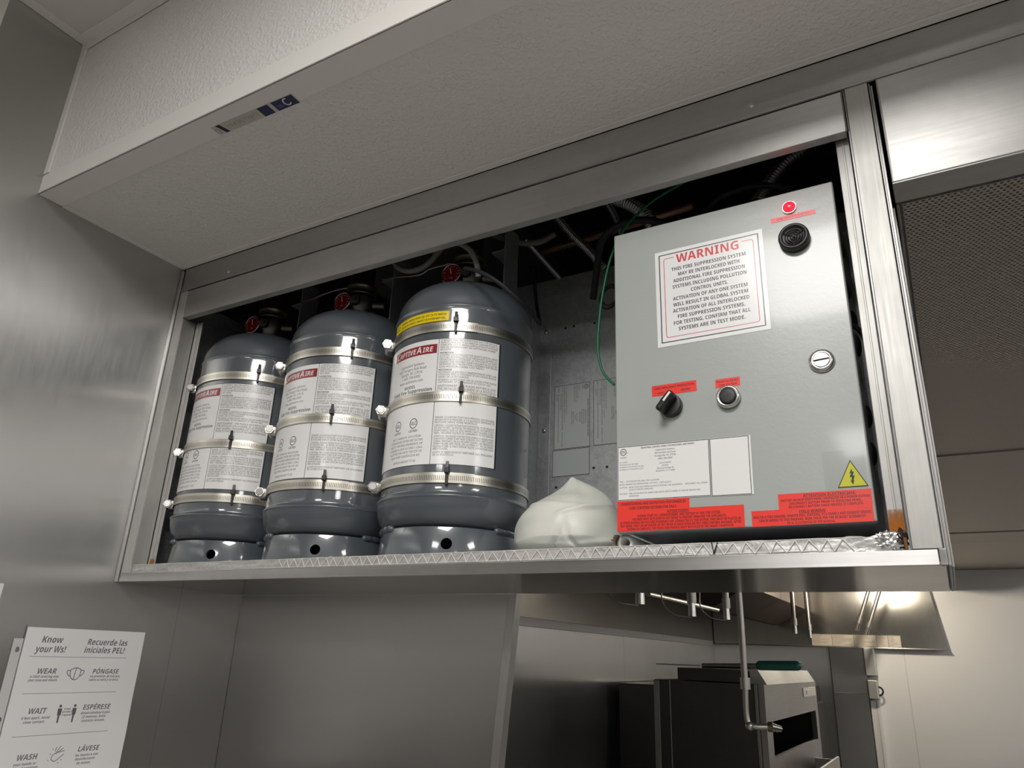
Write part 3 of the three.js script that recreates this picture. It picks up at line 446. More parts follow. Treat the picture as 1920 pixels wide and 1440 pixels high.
function rating(x, w, h, bg) {       // the rating plate text, drawn upright
  x.fillStyle = bg; x.fillRect(0, 0, w, h); x.strokeStyle = '#1d1d22'; x.lineWidth = 8; x.strokeRect(8, 8, w - 16, h - 16); x.fillStyle = '#222226';
  x.beginPath(); x.lineWidth = 6; x.arc(84, 74, 42, 0, 7); x.stroke(); x.lineWidth = 3; x.beginPath(); x.arc(84, 74, 33, 0, 7); x.stroke(); x.textAlign = 'center'; x.font = 'bold 40px sans-serif'; x.fillText('ETL', 84, 88, 54);
  x.font = '20px sans-serif'; x.fillText('c', 32, 92); x.fillText('us', 142, 92); x.font = '24px sans-serif'; x.fillText('Intertek', 84, 150);
  x.textAlign = 'left'; x.font = '23px sans-serif'; ['ETL LISTED', 'Conforms to UL STD 508A', 'Certified to CSA STD C22.2 # 286', 'Certified to UL STD 864/ULC-S527'].forEach((t, i) => x.fillText(t, 28, 210 + i * 30, 340));
  x.textAlign = 'center'; x.font = 'bold 27px sans-serif'; x.fillText('INDUSTRIAL CONTROL PANEL FOR INDUSTRIAL MACHINERY', 690, 48, 720);
  x.font = '29px sans-serif'; ['CaptiveAire Systems', '360 Northbrook Drive', 'Youngsville, NC 27596', '(866) 784-6900'].forEach((t, i) => x.fillText(t, 660, 90 + i * 36)); x.font = '24px sans-serif'; ['Job # 5165378', '09/2022', 'Electrical Package #2', 'Model # DC-2111108BA'].forEach((t, i) => x.fillText(t, 660, 250 + i * 32));
  x.textAlign = 'left'; x.font = '25px sans-serif'; [['TYPE 1 - FOR INDOOR USE ONLY, DRY LOCATION', 28, 450], ['RATED AMBIENT AIR TEMPERATURE: 32°F (0°C) - 130°F (54.4°C)', 28, 486], ['CAUTION:', 28, 522], ['MORE THAN ONE POWER SOURCE IS FEEDING THIS EQUIPMENT.    DISCONNECT ALL POWER', 160, 522], ['SOURCES BEFORE SERVICING.', 160, 552], ['CAUTION:', 28, 598], ['FIRE SYSTEM MUST BE ARMED AND MICRO-SWITCH WIRED TO ENSURE PROPER FIRE', 160, 598], ['OPERATION.', 160, 628]].forEach(([t, X, Y]) => x.fillText(t, X, Y, w - X - 20));
}
sticker('rating_label', 0.0015, 0.1258, 0.0412, 0.1152, canvasTex(1240, 740, (x, w, h) => { x.fillStyle = '#ededeb'; x.fillRect(0, 0, w, h); x.save(); x.scale(1, 1.1); rating(x, w, 672, '#ededeb'); x.restore(); }), 'white rating label', -0.012, 0.0008);
sticker('blank_label', 0.1262, 0.1772, 0.0396, 0.1138, canvasTex(512, 740, (x, w, h) => { x.fillStyle = '#ededeb'; x.fillRect(0, 0, w, h); x.strokeStyle = '#1d1d22'; x.lineWidth = 8; x.strokeRect(6, 8, w - 34, h - 16); }), 'blank white framed label', -0.012, 0.0008);
{ // shock hazard triangle
  const tri = new THREE.Shape([new THREE.Vector2(-0.0161, 0), new THREE.Vector2(0.0161, 0), new THREE.Vector2(0, 0.0318)]);
  const mk = (k, z) => { const g = new THREE.ShapeGeometry(tri); g.translate(0, -0.0106, 0); g.scale(k, k, 1); g.translate(PX + 0.2866, PY + 0.0398 + 0.0106, PZ + z); return g; };
  const t = part('hazard_triangle', mk(1, 0.0005), M.black, door, 'yellow triangle with black lightning bolt'); part('triangle_field', mk(0.9, 0.0007), S({ color: new THREE.Color('#c9c71c'), roughness: 0.35 }), door);
  const b = new THREE.Shape([[0.0006, 0.0098], [-0.0026, 0.0042], [-0.0004, 0.0046], [-0.0026, -0.0004], [-0.0002, 0.0], [-0.0012, -0.0044], [-0.0022, -0.0042], [0.0002, -0.0090], [0.0018, -0.0036], [0.0010, -0.0038], [0.0030, 0.0016], [0.0008, 0.0014], [0.0026, 0.0062], [0.0006, 0.0058]].map(([a, c]) => new THREE.Vector2(a, c)));
  part('lightning_bolt', new THREE.ShapeGeometry(b).translate(PX + 0.2868, PY + 0.0515, PZ + 0.0009), M.black, door);
  part('clear_film', new THREE.PlaneGeometry(0.045, 0.046).translate(PX + 0.2795, PY + 0.0605, PZ + 0.0003), PH({ color: rgb(0.40, 0.425, 0.41), roughness: 0.15, clearcoat: 0.5, transparent: true, opacity: 0.12 }), door, 'clear film patch');
}
const fwd = (u, v, z0, z1, r0, r1 = r0, seg = 32) => cyl(V(PX + u, PY + v, PZ + z0), V(PX + u, PY + v, PZ + z1), r0, r1, seg);
{
  part('lamp_bezel', [fwd(0.2514, 0.4210, 0, 0.003, 0.0096, 0.0090)], M.chrome, door);
  const dome = new THREE.SphereGeometry(0.0082, 24, 12, 0, Math.PI * 2, 0, Math.PI / 2).rotateX(Math.PI / 2).scale(1, 1, 0.55).translate(PX + 0.2514, PY + 0.4210, PZ + 0.0028);
  part('status_lamp', dome, PH({ color: rgb(0.6, 0.01, 0.015), roughness: 0.15, emissive: rgb(1, 0.012, 0.03), emissiveIntensity: 1.1 }), door, 'lit red status lamp');
  const rl = new THREE.PointLight(rgb(1, 0.05, 0.06), 0.0002); rl.position.set(PX + 0.2514 - (PX + PW / 2), PY + 0.4210 - FLR, PZ + 0.014 + 0.13); rl.castShadow = true; rl.name = 'status_glow'; pan.add(rl);
  const bz = part('buzzer', [lathe([[0.0, 0.0085], [0.0138, 0.0085], [0.0138, 0.0112], [0.0162, 0.0128], [0.0186, 0.0115], [0.0195, 0.008], [0.0195, 0.0], [0, 0]], 48).rotateX(Math.PI / 2).translate(PX + 0.2537, PY + 0.3715, PZ)], M.black, door, 'round black sounder with ringed grille');
  for (const r of [0.0105, 0.0075, 0.0042]) part('grille_ring', new THREE.TorusGeometry(r, 0.00075, 6, 40).translate(PX + 0.2537, PY + 0.3715, PZ + 0.0102), M.rubber, door);
  const sp = []; for (let i = 0; i < 3; i++) { const a = i * 2.094 + 0.5; sp.push(cyl(V(PX + 0.2537 + 0.003 * Math.cos(a), PY + 0.3715 + 0.003 * Math.sin(a), PZ + 0.0104), V(PX + 0.2537 + 0.0132 * Math.cos(a), PY + 0.3715 + 0.0132 * Math.sin(a), PZ + 0.0104), 0.0008, 0.0008, 6)); }
  sp.push(fwd(0.2537, 0.3715, 0.008, 0.0112, 0.002)); part('grille_spokes', sp, M.rubber, door);
  // cam lock
  part('lock', [lathe([[0, 0.0046], [0.0098, 0.0046], [0.0102, 0.0058], [0.0126, 0.0052], [0.0150, 0.0024], [0.0150, 0.0], [0, 0]], 40).rotateX(Math.PI / 2).translate(PX + 0.2692, PY + 0.1968, PZ)], M.chrome, door, 'round chrome lock');
  const half = (s) => { const g = new THREE.ExtrudeGeometry((() => { const q = new THREE.Shape(); q.absarc(0, 0, 0.0090, s > 0 ? 0.14 : Math.PI + 0.14, s > 0 ? Math.PI - 0.14 : 2 * Math.PI - 0.14, false); return q; })(), { depth: 0.0018, bevelEnabled: true, bevelSize: 0.0003, bevelThickness: 0.0003, bevelSegments: 1 }); g.rotateZ(0.06); g.translate(PX + 0.2692, PY + 0.1968, PZ + 0.0046); return g; };
  part('lock_face', [half(1), half(-1)], M.zinc, door); part('lock_slot', box(PX + 0.2612, PX + 0.2772, PY + 0.1960, PY + 0.1976, PZ + 0.0046, PZ + 0.0052), M.black, door);
  // selector switch and push button
  part('selector_switch', [lathe([[0, 0.010], [0.0142, 0.010], [0.0155, 0.008], [0.0155, 0], [0, 0]], 40).rotateX(Math.PI / 2).translate(PX + 0.0790, PY + 0.1640, PZ)], M.black, door, 'black rotary selector knob');
  const gr = new RoundedBoxGeometry(0.0105, 0.031, 0.018, 3, 0.004); gr.rotateZ(-40 * D); gr.translate(PX + 0.0778, PY + 0.1648, PZ + 0.019); part('knob_grip', gr, M.black, door);
  const ln = new RoundedBoxGeometry(0.0028, 0.0145, 0.0008, 1, 0.0002); ln.rotateZ(-40 * D); ln.translate(PX + 0.0815, PY + 0.1692, PZ + 0.0282); part('knob_pointer', ln, S({ color: rgb(0.85, 0.85, 0.85), roughness: 0.4 }), door, 'white pointer line');
  part('push_button', [lathe([[0, 0.0072], [0.0112, 0.0072], [0.0118, 0.009], [0.0142, 0.0084], [0.0152, 0.005], [0.0152, 0], [0, 0]], 40).rotateX(Math.PI / 2).translate(PX + 0.1549, PY + 0.1655, PZ)], M.chrome, door, 'chrome ringed push button');
  part('button_cap', [lathe([[0, 0.0098], [0.0085, 0.0100], [0.0108, 0.0090], [0.0110, 0.006], [0, 0.006]], 36).rotateX(Math.PI / 2).translate(PX + 0.1549, PY + 0.1655, PZ)], M.black, door);
  const s = P(1413, 360, 'y', PY + PHT - 0.004), s2 = P(1282, 388, 'y', PY + PHT - 0.004);
  part('top_stud', [cyl(V(1.19, PY + PHT - 0.006, -0.10), V(1.19, PY + PHT + 0.014, -0.10), 0.0022), cyl(V(1.088, PY + PHT - 0.006, -0.10), V(1.088, PY + PHT + 0.014, -0.10), 0.0022)], M.zinc, pan);
}

// ------------------------------------------------------------------ behind and above the tanks
{ // slotted strut bracket beside the tank
  const b = thing('tank_bracket', 'galvanised wall bracket with riveted flange beside the stickered tank', 'bracket', [0.74, FLR, -0.28]);
  part('flange', box(0.7345, 0.7606, FLR, 0.529, ZBK + 0.0003, ZBK + 0.0025, 'y'), M.galv, b);
  part('web', box(0.7335, 0.7355, FLR, 0.529, ZBK + 0.0025, -0.262, 'y'), M.galv, b);
  const ys = [FLR, 0.125, 0.155, 0.268, 0.295, 0.405, 0.43, 0.529];
  for (let i = 0; i < 8; i += 2) part('channel_segment', [box(0.705, 0.7335, ys[i], ys[i + 1], -0.266, -0.262, 'y'), box(0.7175, 0.7195, ys[i], ys[i + 1], -0.264, -0.2605, 'y', 0.0006)], M.galv, b);
  for (const y of [0.494, 0.293]) part('rivet', new THREE.SphereGeometry(0.0042, 14, 10).scale(1, 1, 0.6).translate(0.7485, y, ZBK + 0.003), M.zinc, b);
}
{ // printed plates stuck to the back wall of the cabinet
  const bx = thing('rating_plates', 'silver printed rating stickers on the galvanised back wall', 'sticker', [0.83, 0.2, ZBK]);
  const turned = (w, h) => canvasTex(h, w, (x) => { x.save(); x.translate(h, 0); x.rotate(Math.PI / 2); x.scale(1, h / 672); rating(x, w, 672, '#b4b9b9'); x.restore(); });
  const tx = turned(1240, 740), mt = PH({ map: tx, roughness: 0.4, metalness: 0.15 });
  part('plate', new THREE.PlaneGeometry(0.0735, 0.1245).translate(0.8047, 0.3165, ZBK + 0.0006), mt, bx);
  part('plate', new THREE.PlaneGeometry(0.0735, 0.1245).translate(0.8842, 0.3165, ZBK + 0.0006), mt, bx);
  part('blank_plate', new THREE.PlaneGeometry(0.0745, 0.050).translate(0.8032, 0.2285, ZBK + 0.0006), PH({ map: canvasTex(300, 200, (x) => { x.fillStyle = '#b4b9b9'; x.fillRect(0, 0, 300, 200); x.strokeStyle = '#2a2a2c'; x.lineWidth = 3; x.strokeRect(3, 3, 294, 194); }), roughness: 0.4, metalness: 0.15 }), bx);
  for (const [u, v] of [[0.789, 0.4966], [0.8071, 0.4975], [0.8505, 0.4956], [0.8482, 0.2142], [0.8735, 0.2138], [0.7744, 0.1845]]) part('screw_hole', new THREE.CylinderGeometry(0.0024, 0.0024, 0.0006, 14).rotateX(Math.PI / 2).translate(u, v, ZBK + 0.0004), M.black, cab);
}
// conduits, pipes, hoses and wires: each pixel is placed at the depth given with it
const pp = (a) => a.map(([x, y, z]) => P(x, y, 'z', z));
const run = (name, pts, r, m, label, cat, opt) => solo(name, tube(pp(pts), r, 60, 8), m, label, cat, opt);
run('green_wire', [[1330, 300, -0.02], [1288, 338, -0.07], [1226, 376, -0.10], [1178, 420, -0.10], [1150, 470, -0.10], [1132, 540, -0.10], [1123, 610, -0.10], [1122, 665, -0.10], [1132, 700, -0.10], [1152, 722, -0.105]], 0.0021, M.green, 'thin green wire hanging beside the control panel', 'wire');
solo('flexible_conduit', corrugated(pp([[1085, 330, -0.20], [1140, 368, -0.19], [1180, 382, -0.18], [1210, 402, -0.17], [1228, 430, -0.16]]), 0.0108, 0.0016, 0.0068), M.flex, 'thick corrugated metal conduit running down to the panel top', 'conduit');
solo('flexible_conduit', corrugated(pp([[1118, 355, -0.24], [1136, 378, -0.235], [1150, 398, -0.23], [1162, 425, -0.22], [1170, 460, -0.21]]), 0.0058, 0.001, 0.0052), M.flex, 'thin corrugated metal conduit beside the thick one', 'conduit');
solo('flexible_conduit', corrugated(pp([[1030, 385, -0.235], [1048, 410, -0.23], [1078, 445, -0.225], [1105, 470, -0.215], [1130, 500, -0.205]]), 0.0075, 0.0012, 0.0056), M.flex, 'corrugated metal conduit in the dark above the back wall plates', 'conduit');
solo('flexible_conduit', corrugated(pp([[1560, 230, -0.27], [1520, 270, -0.26], [1470, 310, -0.24], [1438, 350, -0.22], [1420, 380, -0.2]]), 0.0105, 0.0016, 0.0068), M.flex, 'corrugated metal conduit in the dark above the red lamp', 'conduit');
{
  const p = thing('supply_pipe', 'dull copper pipe with brass fittings crossing above the control panel', 'pipe', P(1150, 430, 'z', -0.26).toArray());
  const a = P(1010, 476, 'z', -0.27), b = P(1300, 385, 'z', -0.22), d = b.clone().sub(a);
  part('pipe', cyl(a, b, 0.0075), M.copper, p);
  for (const t of [0.17, 0.2, 0.23, 0.47]) part('fitting', cyl(a.clone().addScaledVector(d, t), a.clone().addScaledVector(d, t + 0.018), 0.0098, 0.0098, 6), M.castBrass, p);
}
run('braided_hose', [[738, 470, -0.10], [742, 496, -0.09], [765, 508, -0.085], [795, 500, -0.085], [820, 475, -0.09], [845, 440, -0.10]], 0.0058, M.hose, 'pale braided hose looping beside the stickered tank valve', 'hose');
run('braided_hose', [[840, 452, -0.06], [865, 458, -0.06], [884, 472, -0.065], [894, 496, -0.07], [897, 520, -0.075]], 0.0052, M.hose, 'pale braided hose bending down into the stickered tank valve', 'hose');
run('braided_hose', [[900, 430, -0.18], [940, 446, -0.20], [980, 456, -0.22], [1010, 454, -0.235], [1040, 440, -0.25]], 0.0062, M.hose, 'pale hose sagging below the fascia between tank and pipe', 'hose');
run('copper_tube', [[565, 566, -0.14], [588, 560, -0.13], [612, 550, -0.125], [640, 542, -0.125], [668, 538, -0.13]], 0.0022, M.pipe, 'thin metal tube joining the two rear tank valves', 'tube');
run('copper_tube', [[718, 525, -0.13], [745, 520, -0.12], [790, 514, -0.115], [805, 505, -0.115], [845, 494, -0.12]], 0.0024, M.pipe, 'thin metal tube reaching the stickered tank gauge', 'tube');
run('black_cable', [[872, 503, -0.03], [900, 510, -0.02], [935, 530, -0.02], [975, 565, -0.05], [1013, 607, -0.19]], 0.0035, M.rubber, 'black cable draped over the shoulder of the stickered tank', 'cable');
run('black_cable', [[1002, 500, -0.26], [1003, 535, -0.262], [1006, 570, -0.262], [1012, 605, -0.262]], 0.0036, M.rubber, 'short black cable hanging down the back wall', 'cable');
run('black_cable', [[1112, 560, -0.24], [1120, 500, -0.2], [1130, 450, -0.145], [1165, 420, -0.12], [1215, 413, -0.115], [1260, 425, -0.13]], 0.0062, M.rubber, 'black cable arching over the panel corner', 'cable');
run('black_cable', [[1300, 420, -0.14], [1345, 375, -0.14], [1400, 352, -0.14], [1460, 350, -0.15], [1520, 370, -0.16]], 0.0048, M.rubber, 'black cable arching behind the panel top', 'cable');
run('black_cable', [[1010, 445, -0.29], [1060, 432, -0.285], [1105, 440, -0.28], [1122, 470, -0.275], [1118, 520, -0.27]], 0.005, M.rubber, 'black cable loop in the dark beside the copper pipe', 'cable');
{ const q = P(1143, 556, 'z', -0.2), g = new THREE.TorusGeometry(0.017, 0.004, 8, 30); g.scale(0.8, 1.25, 1); g.rotateZ(-0.35); g.rotateY(0.4); g.translate(q.x, q.y, q.z); solo('cable_loop', g, M.rubber, 'black rubber cable loop hanging by the panel edge', 'cable'); }
{ const a = P(985, 450, 'z', -0.22), b = P(1050, 522, 'z', -0.296); solo('support_strap', [cyl(a, b, 0.0055, 0.0055, 4)], M.galv, 'flat metal strap slanting down to the back wall', 'strap'); }

// ------------------------------------------------------------------ white bag and torn roll
{
  const top = P(1073, 897, 'z', -0.13), base = V(0.893, FLR, -0.13);
  const g = new THREE.SphereGeometry(1, 128, 96), p = g.attributes.position, n1 = noiseTile(129, 97, 9, 6, 81), n2 = noiseTile(129, 97, 22, 14, 82);
  for (let i = 0; i < p.count; i++) {
    const d = V(p.getX(i), p.getY(i), p.getZ(i)), up = Math.max(0, d.y);
    const ang = Math.atan2(d.z, d.x);
    const rx = d.x > 0 ? 0.078 : 0.094, rz = 0.08;
    const fold = 0.0018 * Math.sin(ang * 4 + d.y * 7 + 3 * n1[i]) * (1 - up) + 0.003 * (n1[i] - 0.5) + 0.0016 * (n2[i] - 0.5);
    const front = Math.max(0, Math.min(1, d.z * 3)), cr = (u, w) => Math.exp(-u * u / (w * w));
    const crease = front * (cr(d.x - 0.12 - 0.25 * d.y, 0.05) * Math.max(0, 0.5 - d.y) * 0.009 + cr(d.x - 0.3 + 0.2 * d.y, 0.04) * Math.max(0, 0.35 - d.y) * 0.009 - cr(d.y - 0.36 - 0.3 * d.x, 0.05) * 0.005 * Math.max(0, Math.min(1, d.x * 4)) - cr(d.y - 0.62 + 0.15 * d.x, 0.05) * 0.002);
    const k = 1 + (fold - crease) / 0.085, yy = d.y > 0 ? Math.pow(up, 0.86) : d.y, hr = Math.hypot(d.x, d.z), sq = hr > 0 ? Math.pow(hr, 0.9) / hr : 1;
    let X = d.x * sq * rx * k, Y = d.y > 0 ? yy * 0.072 * k : d.y * 0.028, Z = d.z * sq * rz * k;
    const qx = (X - (top.x - base.x)), ridgeX = qx > 0 ? Math.exp(-qx / 0.055) : Math.exp(qx / 0.022), ridgeZ = Math.exp(-Z * Z / (0.02 * 0.02));
    if (d.y > 0) { Y += up * ridgeZ * ridgeX * Math.max(0, top.y - FLR - 0.0275 - 0.070); }
    Y = Math.max(-0.027, Y);
    p.setXYZ(i, X + base.x, Y + FLR + 0.0275, Z + base.z);
  }
  g.computeVertexNormals(); grainUV(g);
  solo('white_bag', g, M.bag, 'white puffy plastic bag with a pointed top beside the tank', 'bag');
}
{
  const c = P(1172, 1014, 'z', -0.05); c.y = FLR + 0.0118;
  const r = thing('paper_roll', 'small torn roll of white paper under the control panel corner', 'roll', [c.x, FLR, c.z - 0.04]);
  const tq = lathe([[0.0068, 0], [0.0118, 0], [0.0118, 0.085], [0.0068, 0.085], [0.0068, 0]], 36).rotateX(-Math.PI / 2).translate(c.x, c.y, c.z);
  part('roll', tq, M.paper, r);
  const g = new THREE.CylinderGeometry(0.0124, 0.0124, 0.03, 30, 4, true, -2.6, 3.2), p = g.attributes.position; seed = 44;
  for (let i = 0; i < p.count; i++) if (p.getY(i) > 0.01) p.setY(i, p.getY(i) + (rnd() - 0.3) * 0.012);
  g.rotateX(Math.PI / 2); g.computeVertexNormals(); g.translate(c.x - 0.001, c.y, c.z - 0.006); part('torn_wrapper', g, S({ color: rgb(0.34, 0.24, 0.19), roughness: 0.8, side: THREE.DoubleSide }), r, 'torn brown paper edge');
}

// ------------------------------------------------------------------ exhaust hood behind the cabinet
const ZE = -4.12;
{
  const h = thing('exhaust_hood', 'long stainless steel exhaust hood over the cook line behind the cabinet', 'hood', [0.7, 0, -2.2]);
  const slantTop = P(1744, 1113, 'z', ZE), slantBot = P(1778, 1219, 'z', ZE), dx = (slantTop.x - slantBot.x) / (slantTop.y - slantBot.y);
  const far = poly([[0.004, 0.012], [slantBot.x, 0.012], [slantBot.x + dx * 0.4, 0.41], [1.33, 0.42], [1.33, 0.6], [0.004, 0.6]], null, 0.012, 'z', ZE); grainUV(far, 'y');
  part('end_panel', far, M.mirror, h, 'polished far end panel with slanted front edge');
  part('end_lip', box(0.02, slantBot.x, 0.010, 0.016, ZE + 0.012, ZE + 0.03), M.steel, h);
  part('wall_strip', box(0.002, 0.012, -0.002, 0.028, ZE + 0.031, -0.32), M.wallWhite, h, 'pale edge strip along the wall');
  part('back_panel', box(0.004, 0.009, 0.0285, 0.6, ZE + 0.031, -0.32, 'z'), M.shadeSheet, h);  // darkened sheet colour stands in for the unlit hood interior
  part('top_panel', box(0.004, 1.36, 0.601, 0.607, ZE, -0.304), M.dull, h);
  part('front_panel', box(1.345, 1.36, 0.335, 0.6, ZE + 0.012, -0.304), M.steel, h);
  const w = poly([[0.22, 0.40], [0.40, 0.125], [0.43, 0.125], [0.60, 0.22], [0.60, 0.40]], null, 1.45, 'z', -4.0); grainUV(w, 'z');
  part('filter_plenum', w, S({ color: rgb(0.07, 0.05, 0.04), metalness: 0.5, roughness: 0.5 }), h, 'brownish stained filter housing');
  const lt = canvasTex(1024, 110, (x, W, H) => {
    x.fillStyle = '#bdb4a6'; x.fillRect(0, 0, W, H); x.strokeStyle = '#6b6256'; x.lineWidth = 3; seed = 31;
    const xs = [0, 245, 500, 755, 885, 1020]; for (let i = 0; i < 5; i++) { x.strokeRect(xs[i] + 2, 4, xs[i + 1] - xs[i] - 4, H - 8); for (let k = 0; k < 8; k++) { x.fillStyle = 'rgba(70,62,52,.55)'; x.fillRect(xs[i] + 10, 14 + k * 11, (xs[i + 1] - xs[i] - 30) * (0.4 + 0.6 * rnd()), 3); } }
  });
  const a = P(1521, 1189, 'z', ZE + 0.013), b = P(1691, 1215, 'z', ZE + 0.013);
  part('label_strip', new THREE.PlaneGeometry(b.x - a.x, 0.066).translate((a.x + b.x) / 2, 0.05, ZE + 0.0135), S({ map: lt, roughness: 0.5 }), h, 'row of pale printed labels');
  const lamp = thing('hood_lamp', 'globe lamp hidden up inside the exhaust hood', 'light', [1.0, 0.30, -3.5]);
  part('socket', cyl(V(1.0, 0.395, -3.5), V(1.0, 0.600, -3.5), 0.03), M.zinc, lamp);
  part('globe', new THREE.SphereGeometry(0.05, 24, 16).translate(1.0, 0.36, -3.5), S({ color: rgb(0.9, 0.88, 0.8), emissive: rgb(1, 0.87, 0.68), emissiveIntensity: 2.5 }), lamp);
  const pl = new THREE.PointLight(rgb(1, 0.88, 0.70), 0.8); pl.position.set(0, 0.06, 0); pl.castShadow = true; pl.shadow.radius = 2; pl.name = 'globe_light'; lamp.add(pl);
}
// nozzle drops hanging in the hood
function drop(pts, label, lanyard) {
  const d = thing('nozzle_drop', label, 'pipe', pts[pts.length - 1].toArray(), { group: 'nozzle drops in the hood' });
  const e = pts[pts.length - 1], q = pts[pts.length - 2], u = e.clone().sub(q).normalize();
  part('pipe', tube(pts.map((p, i) => (i === pts.length - 1 ? p.clone().addScaledVector(u, -0.04) : p)), 0.0105, 30, 10), M.pipe, d);
  part('coupling', [cyl(e.clone().addScaledVector(u, -0.075), e.clone().addScaledVector(u, -0.04), 0.015, 0.015, 8)], M.zinc, d);
  part('nozzle', [cyl(e.clone().addScaledVector(u, -0.04), e, 0.011, 0.0125, 12)], M.chrome, d);
  if (lanyard) { const c = e.clone(); part('lanyard', tube([c.clone().add(V(0, -0.004, 0.01)), c.clone().add(V(-0.05, 0.005, 0.03)), c.clone().add(V(-0.085, 0.04, 0.03)), c.clone().add(V(-0.09, 0.10, 0.02))], 0.0022, 24, 6), M.pipe, d, 'thin cap lanyard'); }
}
for (const [px, py, x, lab] of [[1200, 1133, 0.65, 'short nozzle pipe with looped lanyard nearest the end partition'], [1298, 1156, 0.65, 'short nozzle pipe with looped lanyard between two others'], [1363, 1162, 0.65, 'short nozzle pipe with looped lanyard beside the tall bent pipe']]) { const e = P(px, py, 'x', x); drop([V(e.x, 0.59, e.z), V(e.x, 0.3, e.z), e], lab, true); }
for (const [px, py, lab] of [[1491, 1188, 'straight nozzle pipe left of the hood label strip'], [1519, 1196, 'straight nozzle pipe ending at the hood label strip']]) { const e = P(px, py, 'x', 0.65); drop([V(e.x, 0.59, e.z), V(e.x, 0.3, e.z), e], lab, false); }
for (const [a, b, c, e, lab] of [[1627, 1112, 1606, 1182, 'slanting nozzle pipe over the hood label strip'], [1648, 1112, 1624, 1190, 'slanting nozzle pipe nearer the polished end panel edge']]) { const t = P(a, b, 'z', -3.85), q = P(c, e, 'z', -3.85), u = t.clone().sub(q).normalize(); drop([q.clone().addScaledVector(u, 0.5), t, q], lab, false); }
{
  const t = thing('appliance_drop', 'tall bent nozzle pipe hanging in front of the broiler', 'pipe', P(1404, 1360, 'z', -1.2).toArray());
  const a = P(1384, 1100, 'z', -1.2), b = P(1397, 1283, 'z', -1.2), c = P(1400, 1345, 'z', -1.2), d = P(1405, 1361, 'z', -1.2), e = P(1445, 1363, 'z', -1.22), f = P(1464, 1367, 'z', -1.24);
  part('pipe', tube([V(a.x - 0.02, 0.59, -1.2), a, b], 0.0085, 40, 12), M.pipe, t); part('coupling', [cyl(b.clone().add(V(0, 0.016, 0)), b.clone().add(V(0, -0.012, 0)), 0.0135, 0.0135, 8)], M.zinc, t);
  part('pipe', tube([b, c, d.clone().add(V(-0.002, 0.006, 0)), d.clone().add(V(0.012, 0, 0)), e], 0.0075, 40, 12), M.pipe, t); part('elbow', new THREE.SphereGeometry(0.0115, 16, 12).translate(d.x, d.y, d.z), M.zinc, t);
  part('coupling', cyl(e.clone().add(V(-0.006, 0, 0)), e.clone().add(V(0.006, 0, 0)), 0.012, 0.012, 8), M.castBrass, t); part('nozzle', cyl(e, f, 0.0105, 0.007, 12), M.chrome, t);
}
{ const a = P(1215, 1114, 'x', 0.5), b = P(1345, 1144, 'x', 0.5); solo('branch_pipe', [cyl(a, b, 0.009)], M.pipe, 'thin level pipe running back along the dark hood interior', 'pipe'); }
// ------------------------------------------------------------------ end partition under the cabinet
{
  const p = thing('end_partition', 'stainless steel end partition with tapered edge below the cabinet', 'partition', [0.35, FLOOR, -0.31]);
  const k = 0.0838; const g = poly([[0.0012, 0.0], [0.6831, 0.0], [0.6831 + k * FLOOR, FLOOR], [0.0012, FLOOR]], null, 0.004, 'z', -0.305); grainUV(g, 'y'); part('face_sheet', g, M.shadeSheet, p);  // sheet colour darkened in place of dim reflections
  const r = poly([[0.6836, 0.0], [0.6998, 0.0], [0.6998 + k * FLOOR, FLOOR], [0.6836 + k * FLOOR, FLOOR]], null, 0.02, 'z', -0.3205); grainUV(r, 'y'); part('edge_return', r, M.steel, p);
}
// ------------------------------------------------------------------ supply plenum in front of the hood
{
  const s = thing('supply_plenum', 'perforated steel air supply plenum overhead to the side of the cabinet', 'plenum', [1.68, 0.44, -2.0]);
  part('front_fascia', [box(1.3725, 2.0, 0.4515, 0.6085, -0.0028, 0.0008, 'x', 0.0016), box(1.3725, 2.0, 0.449, 0.4516, -0.044, 0.0008, 'x', 0.001)], M.steel, s);
  part('fascia_edge', box(1.3735, 1.3748, 0.4525, 0.606, 0.0008, 0.0014, 'y', 0.0003), M.steel, s);
  const perfC = canvasTex(64, 111, (x) => { x.fillStyle = '#fff'; x.fillRect(0, 0, 64, 111); x.fillStyle = '#000'; for (const [a, b] of [[32, 27.7], [0, 83.2], [64, 83.2]]) { x.beginPath(); x.arc(a, b, 18.5, 0, 7); x.fill(); } });
  perfC.wrapS = perfC.wrapT = THREE.RepeatWrapping; perfC.colorSpace = THREE.NoColorSpace; perfC.repeat.set(1 / 0.0069, 1 / 0.01195);
  const perf = PH({ color: rgb(0.58, 0.53, 0.47), metalness: 0.9, roughness: 0.5, alphaMap: perfC, alphaTest: 0.5, side: THREE.DoubleSide });
  const zs = [-0.046, -1.392, -2.775, ZB + 0.002];
  for (let i = 0; i < 3; i++) {
    const g = new THREE.PlaneGeometry(0.60, zs[i] - zs[i + 1] - 0.012); g.rotateX(Math.PI / 2); g.translate(1.68, 0.4505, (zs[i] + zs[i + 1]) / 2); g.computeVertexNormals(); grainUV(g, 'x');
    part('perforated_panel', g, perf, s);
    part('panel_seam', box(1.376, 1.985, 0.4462, 0.4495, zs[i + 1] - 0.004, zs[i + 1] + 0.004), M.dull, s);
  }
  part('edge_angle', [box(1.3732, 1.3765, 0.4455, 0.4498, ZB, -0.046, 'z'), box(1.3732, 1.3742, 0.4458, 0.60, ZB, -0.046, 'z')], M.dull, s);
  part('outer_side', box(1.985, 1.998, 0.447, 0.60, ZB + 0.003, -0.005, 'z'), M.steel, s);
  part('upper_tray', box(1.376, 1.985, 0.597, 0.6, ZB, -0.046), M.galv, s);
}
